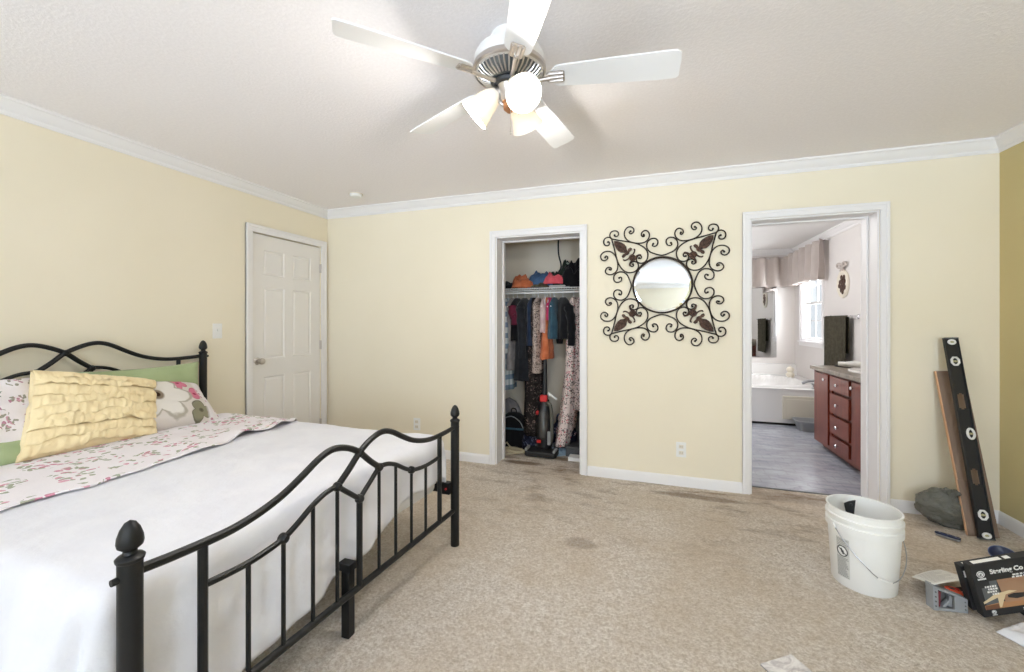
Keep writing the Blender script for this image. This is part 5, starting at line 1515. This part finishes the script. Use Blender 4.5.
hang(-0.690, 'white plastic hanger holding the rose print dress', 'rose_dress', M_DRESS, 0.10, 'long white dress with red roses hanging at the right of the closet', 'dress', dep=0.17, th=0.050, seed=13, flare=1.3, sway=-0.10)
hang(-0.630, 'white plastic hanger holding the dark rose dress', 'dark_rose_dress', M_DRESS2, 0.45, 'long dark dress with pale roses, rightmost on the closet rail', 'dress', dep=0.17, th=0.040, seed=14)

def heap(name, c, sx, sy, h, mat, label, cat, seed=0.0, n=44):
    """a folded or crumpled cloth lying on a surface at height c.z"""
    def fn(u, v):
        x, y = u*2-1, v*2-1
        r = (abs(x)**2.6+abs(y)**2.6)**(1/2.6)
        k = max(0.0, 1-min(1, r)**3)
        z = h*k**0.42*(0.70+0.62*nz(x*1.4+seed, y*1.4, seed)+0.34*nz(x*3.3+seed*2, y*3.3, 2)+0.14*abs(nz(x*8, y*8, seed))-0.10*x*math.sin(seed))
        e = 1 if r <= 1 else 1/r
        return V(c[0]+x*sx*e*(1+0.12*nz(x*2, y*2, seed+4)), c[1]+y*sy*e, c[2]+max(0.004, z))
    q = B().grid(fn, n, n)
    o = q.build(name, mat, smooth=180, solid=0.004)
    return tag(o, label, cat)
zsf = SZ+0.010
heap('folded_shirt', (-1.42, 4.13, zsf), 0.10, 0.12, 0.10, K_BLACK, 'black folded shirt at the left end of the closet shelf', 'shirt', 1.0)
heap('folded_shirt', (-1.235, 4.09, zsf), 0.125, 0.10, 0.135, K_ORG, 'orange folded shirt on the closet shelf', 'shirt', 2.0)
heap('folded_shirt', (-1.05, 4.17, zsf), 0.15, 0.13, 0.19, K_BLUE, 'dusty blue crumpled shirt on the closet shelf beside the orange one', 'shirt', 3.0)
heap('folded_shirt', (-1.045, 4.055, zsf), 0.10, 0.06, 0.055, K_CAMO, 'olive brown folded shirt in front of the dusty blue one', 'shirt', 4.0)
heap('folded_shirt', (-0.90, 4.07, zsf+0.03), 0.12, 0.075, 0.12, K_CORAL, 'coral pink shirt hanging over the edge of the dark pile', 'shirt', 5.0)
heap('folded_shirt', (-0.86, 4.20, zsf), 0.15, 0.12, 0.26, K_DGREEN, 'dark green shirt piled behind the coral pink one', 'shirt', 6.0)
heap('folded_shirt', (-0.68, 4.13, zsf), 0.17, 0.14, 0.27, K_BLACK, 'large black garment slumped at the right end of the closet shelf', 'shirt', 7.0)
B_ = B().box((-0.94, 4.00, SZ+0.008), (-0.74, 4.06, SZ+0.030))
tag(B_.build('folded_cloth', plain('pale_grey_cloth', (178, 176, 172), 0.9), smooth=0, bevel=0.008), 'pale grey folded cloth at the front edge of the closet shelf', 'cloth')
# pale green folded board leaning down over the shelf at the right
def gboard():
    P = lambda u, v, d: V(-0.80, 4.315, 1.885)+V(0.235, -0.20, -0.215)*u+V(-0.035, -0.10, 0.035)*v+V(0.02, 0.02, 0.03)*d
    t = thing('ironing_board', P(0, 0, 0), 'pale green narrow board slanting over the right end of the closet shelf', 'board')
    B().prism([(0, 0), (1.05, 0), (1.05, 1), (0.1, 1.0), (0.0, 0.7)], P, 0, 0.5).build('board_top', plain('pale_green_metal', (168, 180, 164), 0.5), t, bevel=0.004)
    q = B()
    for i in range(6):
        for j in (0.3, 0.65): q.cyl(P(0.15+i*0.15, j, 0.49), P(0.15+i*0.15, j, 0.56), 0.006, seg=8)
    q.build('vent_hole', M_GREYD, t)
gboard()
# black strap hanging on the closet back wall
q = B(); q.tube(smooth_path([(-0.915, CYB-0.012, 2.20), (-0.912, CYB-0.014, 2.02), (-0.885, CYB-0.016, 1.90), (-0.895, CYB-0.014, 1.83)], 6), 0.008, 8)
st = thing('belt', (-0.90, CYB-0.012, 1.83), 'thin black belt hanging on the back wall of the closet', 'belt')
q.build('strap', M_BLACKP, st); B().box((-0.905, CYB-0.024, 1.80), (-0.88, CYB-0.008, 1.835)).build('buckle', M_STEEL, st, bevel=0.002)

# upright vacuum cleaner
def vacuum():
    c = V(-0.965, 3.865, 0); t = thing('vacuum_cleaner', c, 'black and red upright vacuum cleaner standing in the closet', 'vacuum cleaner')
    w = 0.155
    def P(x, y, z): return c+V(x, y, z)
    q = B(); q.prism([(-w, -0.12), (-w+0.02, -0.15), (w-0.02, -0.15), (w, -0.12), (w, 0.0), (w-0.03, 0.03), (0.06, 0.05), (0.05, 0.13), (-0.05, 0.13), (-0.06, 0.05), (-w+0.03, 0.03), (-w, 0.0)], lambda u, v, d: P(u, v, d), 0.012, 0.062)
    q.build('floor_head', M_BLACKP, t, bevel=0.012, seg=3)
    q = B()
    for s in (-1, 1): q.cyl(P(s*0.075, 0.09, 0.045), P(s*0.095, 0.09, 0.045), 0.045, seg=20)
    q.build('wheels', M_GREYD, t)
    for s in (-1, 1): B().box(P(s*0.135-0.012, -0.145, 0.06), P(s*0.135+0.012, -0.02, 0.085)).build('edge_brush', M_GREYP, t, bevel=0.006)
    lean_ = lambda z: 0.02+0.06*z
    def col(z): return c+V(0, lean_(z), z)
    B().tube([col(0.06), col(0.10), col(0.32), col(0.46), col(0.52)], [0.060, 0.072, 0.074, 0.066, 0.045], 20).build('motor_body', M_BLACKP, t)
    B().tube([col(0.15)+V(0, -0.035, 0), col(0.17)+V(0, -0.035, 0), col(0.40)+V(0, -0.035, 0), col(0.42)+V(0, -0.035, 0)], [0.040, 0.055, 0.055, 0.045], 20).build('dust_bin', plain('smoky_plastic', (66, 64, 62), 0.2), t)
    q = B(); q.box(col(0.13)+V(-0.05, -0.085, -0.010), col(0.13)+V(-0.012, -0.05, 0.016)); q.build('foot_pedal', M_RED, t, bevel=0.004)
    q = B(); q.box(col(0.535)+V(-0.036, -0.055, -0.03), col(0.535)+V(0.036, 0.0, 0.035)); q.build('release_button', M_RED, t, bevel=0.010)
    q = B(); q.ball(col(0.40)+V(-0.055, -0.06, 0), (0.018, 0.018, 0.022), 12, 8); q.build('bin_latch', M_RED, t)
    B().tube([col(0.50), col(0.56), col(0.90), col(1.02)], [0.028, 0.024, 0.020, 0.018], 14).build('handle_tube', M_BLACKP, t)
    B().tube(smooth_path([col(1.02), col(1.06)+V(0, 0.03, 0), col(1.08)+V(0, 0.08, 0), col(1.03)+V(0, 0.10, 0), col(0.96)+V(0, 0.05, 0)], 5), 0.015, 10).build('handle_grip', M_BLACKP, t)
    B().tube(smooth_path([col(0.46)+V(0.03, -0.03, 0), col(0.50)+V(0.045, -0.055, 0), col(0.46)+V(0.075, -0.055, 0), col(0.30)+V(0.085, -0.04, 0), col(0.15)+V(0.08, -0.03, 0), col(0.10)+V(0.06, 0.0, 0)], 6), 0.018, 10).build('hose', plain('olive_grey_hose', (96, 94, 84), 0.5, bump=(120, 0.5)), t)
    q = B(); q.prism([(0, 0), (0.085, -0.055), (0.095, -0.040), (0.012, 0.020)], lambda u, v, d: col(0.585)+V(0.04+u, -0.05+d, v), 0, 0.012); q.build('crevice_tool', M_WPLAS, t, bevel=0.003)
    B().box(col(0.19)+V(0.055, -0.10, -0.08), col(0.19)+V(0.085, -0.075, 0.05)).build('side_panel', M_GREYP, t, bevel=0.006)
vacuum()

# backpack, grey bag behind it, cream rope
def backpack():
    c = V(-1.33, 4.06, 0); t = thing('backpack', c, 'black backpack with blue stripe on the closet floor', 'backpack')
    q = B(); rings = []
    for z, a, b in [(0.0, 0.155, 0.085), (0.012, 0.165, 0.095), (0.16, 0.17, 0.10), (0.24, 0.155, 0.09), (0.30, 0.115, 0.07), (0.335, 0.06, 0.04), (0.342, 0.02, 0.015)]:
        rings.append(q.ring([c+V(a*abs(math.cos(2*PI*k/32))**0.6*(1 if math.cos(2*PI*k/32) > 0 else -1), b*abs(math.sin(2*PI*k/32))**0.6*(1 if math.sin(2*PI*k/32) > 0 else -1), z) for k in range(32)]))
    q.skin(rings); q.build('pack_body', K_BLACK, t, smooth=60)
    def band(nm, z0, z1, sc, mat, off=0.006):
        q = B()
        a, b = 0.17*sc+off, 0.10*sc+off
        q.skin([q.ring([c+V(a*abs(math.cos(2*PI*k/32))**0.6*(1 if math.cos(2*PI*k/32) > 0 else -1), b*abs(math.sin(2*PI*k/32))**0.6*(1 if math.sin(2*PI*k/32) > 0 else -1), z) for k in range(32)]) for z in (z0, z1)], cap=False)
        return q.build(nm, mat, t, solid=0.003, smooth=60)
    band('blue_stripe', 0.185, 0.205, 1.0, K_TEAL)
    B().tube(smooth_path([c+V(-0.13, -0.085, 0.215), c+V(-0.09, -0.085, 0.28), c+V(-0.0, -0.075, 0.315), c+V(0.09, -0.085, 0.27), c+V(0.13, -0.085, 0.20)], 5), 0.005, 7).build('zipper', M_GREYP, t)
    B().tube(smooth_path([c+V(-0.03, 0, 0.335), c+V(-0.02, 0, 0.375), c+V(0.02, 0, 0.375), c+V(0.03, 0, 0.335)], 4), 0.007, 8).build('top_handle', K_BLACK, t)
    q = B(); q.box(c+V(0.165, -0.06, 0.05), c+V(0.182, 0.06, 0.16)); q.build('side_pocket', M_NAVYFLOR, t, bevel=0.006)
backpack()
heap_g = None
def grey_bag():
    c = V(-1.44, 4.235, 0); q = B(); rings = []
    for i in range(15):
        v = i/14; z = 0.46*v; k = math.sqrt(max(0.0, 1-v**2.2))
        rings.append(q.ring([c+V(0.18*k*math.cos(2*PI*j/36)+0.002+0.012*nz(j*0.4, v*3, 1), (0.075*k+0.002)*math.sin(2*PI*j/36)*(1+0.12*math.sin(j*1.3+v*4)), z) for j in range(36)]))
    q.skin(rings)
    tag(q.build('laundry_bag', K_GREY, smooth=180), 'tall grey cloth bag leaning behind the black backpack', 'bag')
grey_bag()
q = B(); pts = []
for k in range(60):
    a = k*0.42; r = 0.075+0.02*math.sin(k*0.9)
    pts.append(V(-1.235+r*1.2*math.cos(a)+0.015*math.sin(k*0.37), 3.80+r*0.85*math.sin(a), 0.008+0.0006*k+0.004*math.sin(k*1.1)))
pts += [V(-1.30, 3.86, 0.04), V(-1.36, 3.93, 0.06), V(-1.40, 3.95, 0.02)]
q.tube(smooth_path(pts, 2), 0.007, 7)
tag(q.build('rope', M_ROPE), 'coiled cream rope on the closet carpet before the backpack', 'rope')
heap('crumpled_dress', (-1.075, 4.05, 0.0), 0.16, 0.13, 0.24, M_NAVYFLOR, 'navy flowered dress crumpled on the closet floor left of the vacuum', 'dress', 21.0)
def tote():
    c = V(-0.80, 4.07, 0); t = thing('quilted_bag', c, 'navy flowered quilted bag on the closet floor right of the vacuum', 'bag')
    q = B(); rings = []
    for z, a, b in [(0.0, 0.10, 0.06), (0.02, 0.125, 0.08), (0.16, 0.13, 0.085), (0.25, 0.105, 0.06), (0.29, 0.07, 0.03), (0.295, 0.02, 0.01)]:
        rings.append(q.ring([c+V(a*math.cos(2*PI*k/32)*(1+0.05*math.sin(3*k)), b*math.sin(2*PI*k/32), z) for k in range(32)]))
    q.skin(rings); q.build('bag_body', M_NAVYFLOR, t, smooth=180)
    B().tube(smooth_path([c+V(-0.07, -0.03, 0.26), c+V(-0.05, -0.06, 0.36), c+V(0.04, -0.06, 0.36), c+V(0.06, -0.03, 0.26)], 5), 0.009, 8).build('bag_handle', M_NAVYFLOR, t)
tote()
def slipper(x, y, rot, label):
    t = thing('slipper', (x, y, 0), label, 'slipper')
    c, s = math.cos(rot), math.sin(rot); W = lambda u, v, z: V(x+u*c-v*s, y+u*s+v*c, z)
    ol = [(0.12*math.cos(2*PI*k/28), (0.043+0.006*math.cos(2*PI*k/28))*math.sin(2*PI*k/28)) for k in range(28)]
    B().prism(ol, W, 0, 0.018).build('sole', plain('pale_blue_foam', (150, 172, 190), 0.8), t, bevel=0.004)
    q = B()
    q.grid(lambda u, v: W(lerp(0.0, 0.108, u), 0.047*math.cos(PI*v)*(1-0.35*u*u), 0.018+0.045*math.sin(PI*v)*(1-0.5*u)), 10, 14)
    q.build('strap', MATS['pale_blue_foam'], t, smooth=180, solid=0.006)
slipper(-0.885, 3.885, 0.2, 'pale blue slipper on the closet carpet right of the vacuum cleaner')
slipper(-0.800, 3.90, 0.75, 'pale blue slipper behind its mate, nearer the grey storage box')
def gbox(name, a, b, mat, lid, label):
    t = thing(name, ((a[0]+b[0])/2, (a[1]+b[1])/2, a[2]), label, 'box')
    B().box(a, (b[0], b[1], b[2]-lid)).build('box_body', mat, t, smooth=0, bevel=0.006)
    B().box((a[0]-0.006, a[1]-0.006, b[2]-lid), (b[0]+0.006, b[1]+0.006, b[2])).build('box_lid', mat, t, smooth=0, bevel=0.006)
gbox('storage_box', (-0.735, 4.14, 0), (-0.45, 4.32, 0.34), M_GREYD, 0.04, 'tall dark grey storage box at the back right of the closet')
gbox('storage_box', (-0.745, 3.86, 0), (-0.46, 4.10, 0.10), plain('slate_plastic', (78, 80, 84), 0.6), 0.02, 'low slate grey box on the closet floor at the right')
o = B().box((-0.70, 3.742, 0.001), (-0.545, 3.845, 0.036)).build('flat_carton', M_WPLAS, smooth=0, bevel=0.003)
tag(o, 'flat white carton on the closet floor by the right door jamb', 'box')
hang(-0.555, 'white plastic hanger holding the red pink skirt', 'pink_skirt', K_RED, 0.40, 'red pink skirt at the far right of the closet, mostly behind the door casing', 'skirt', dep=0.12, th=0.03, seed=16, drop=0.22)
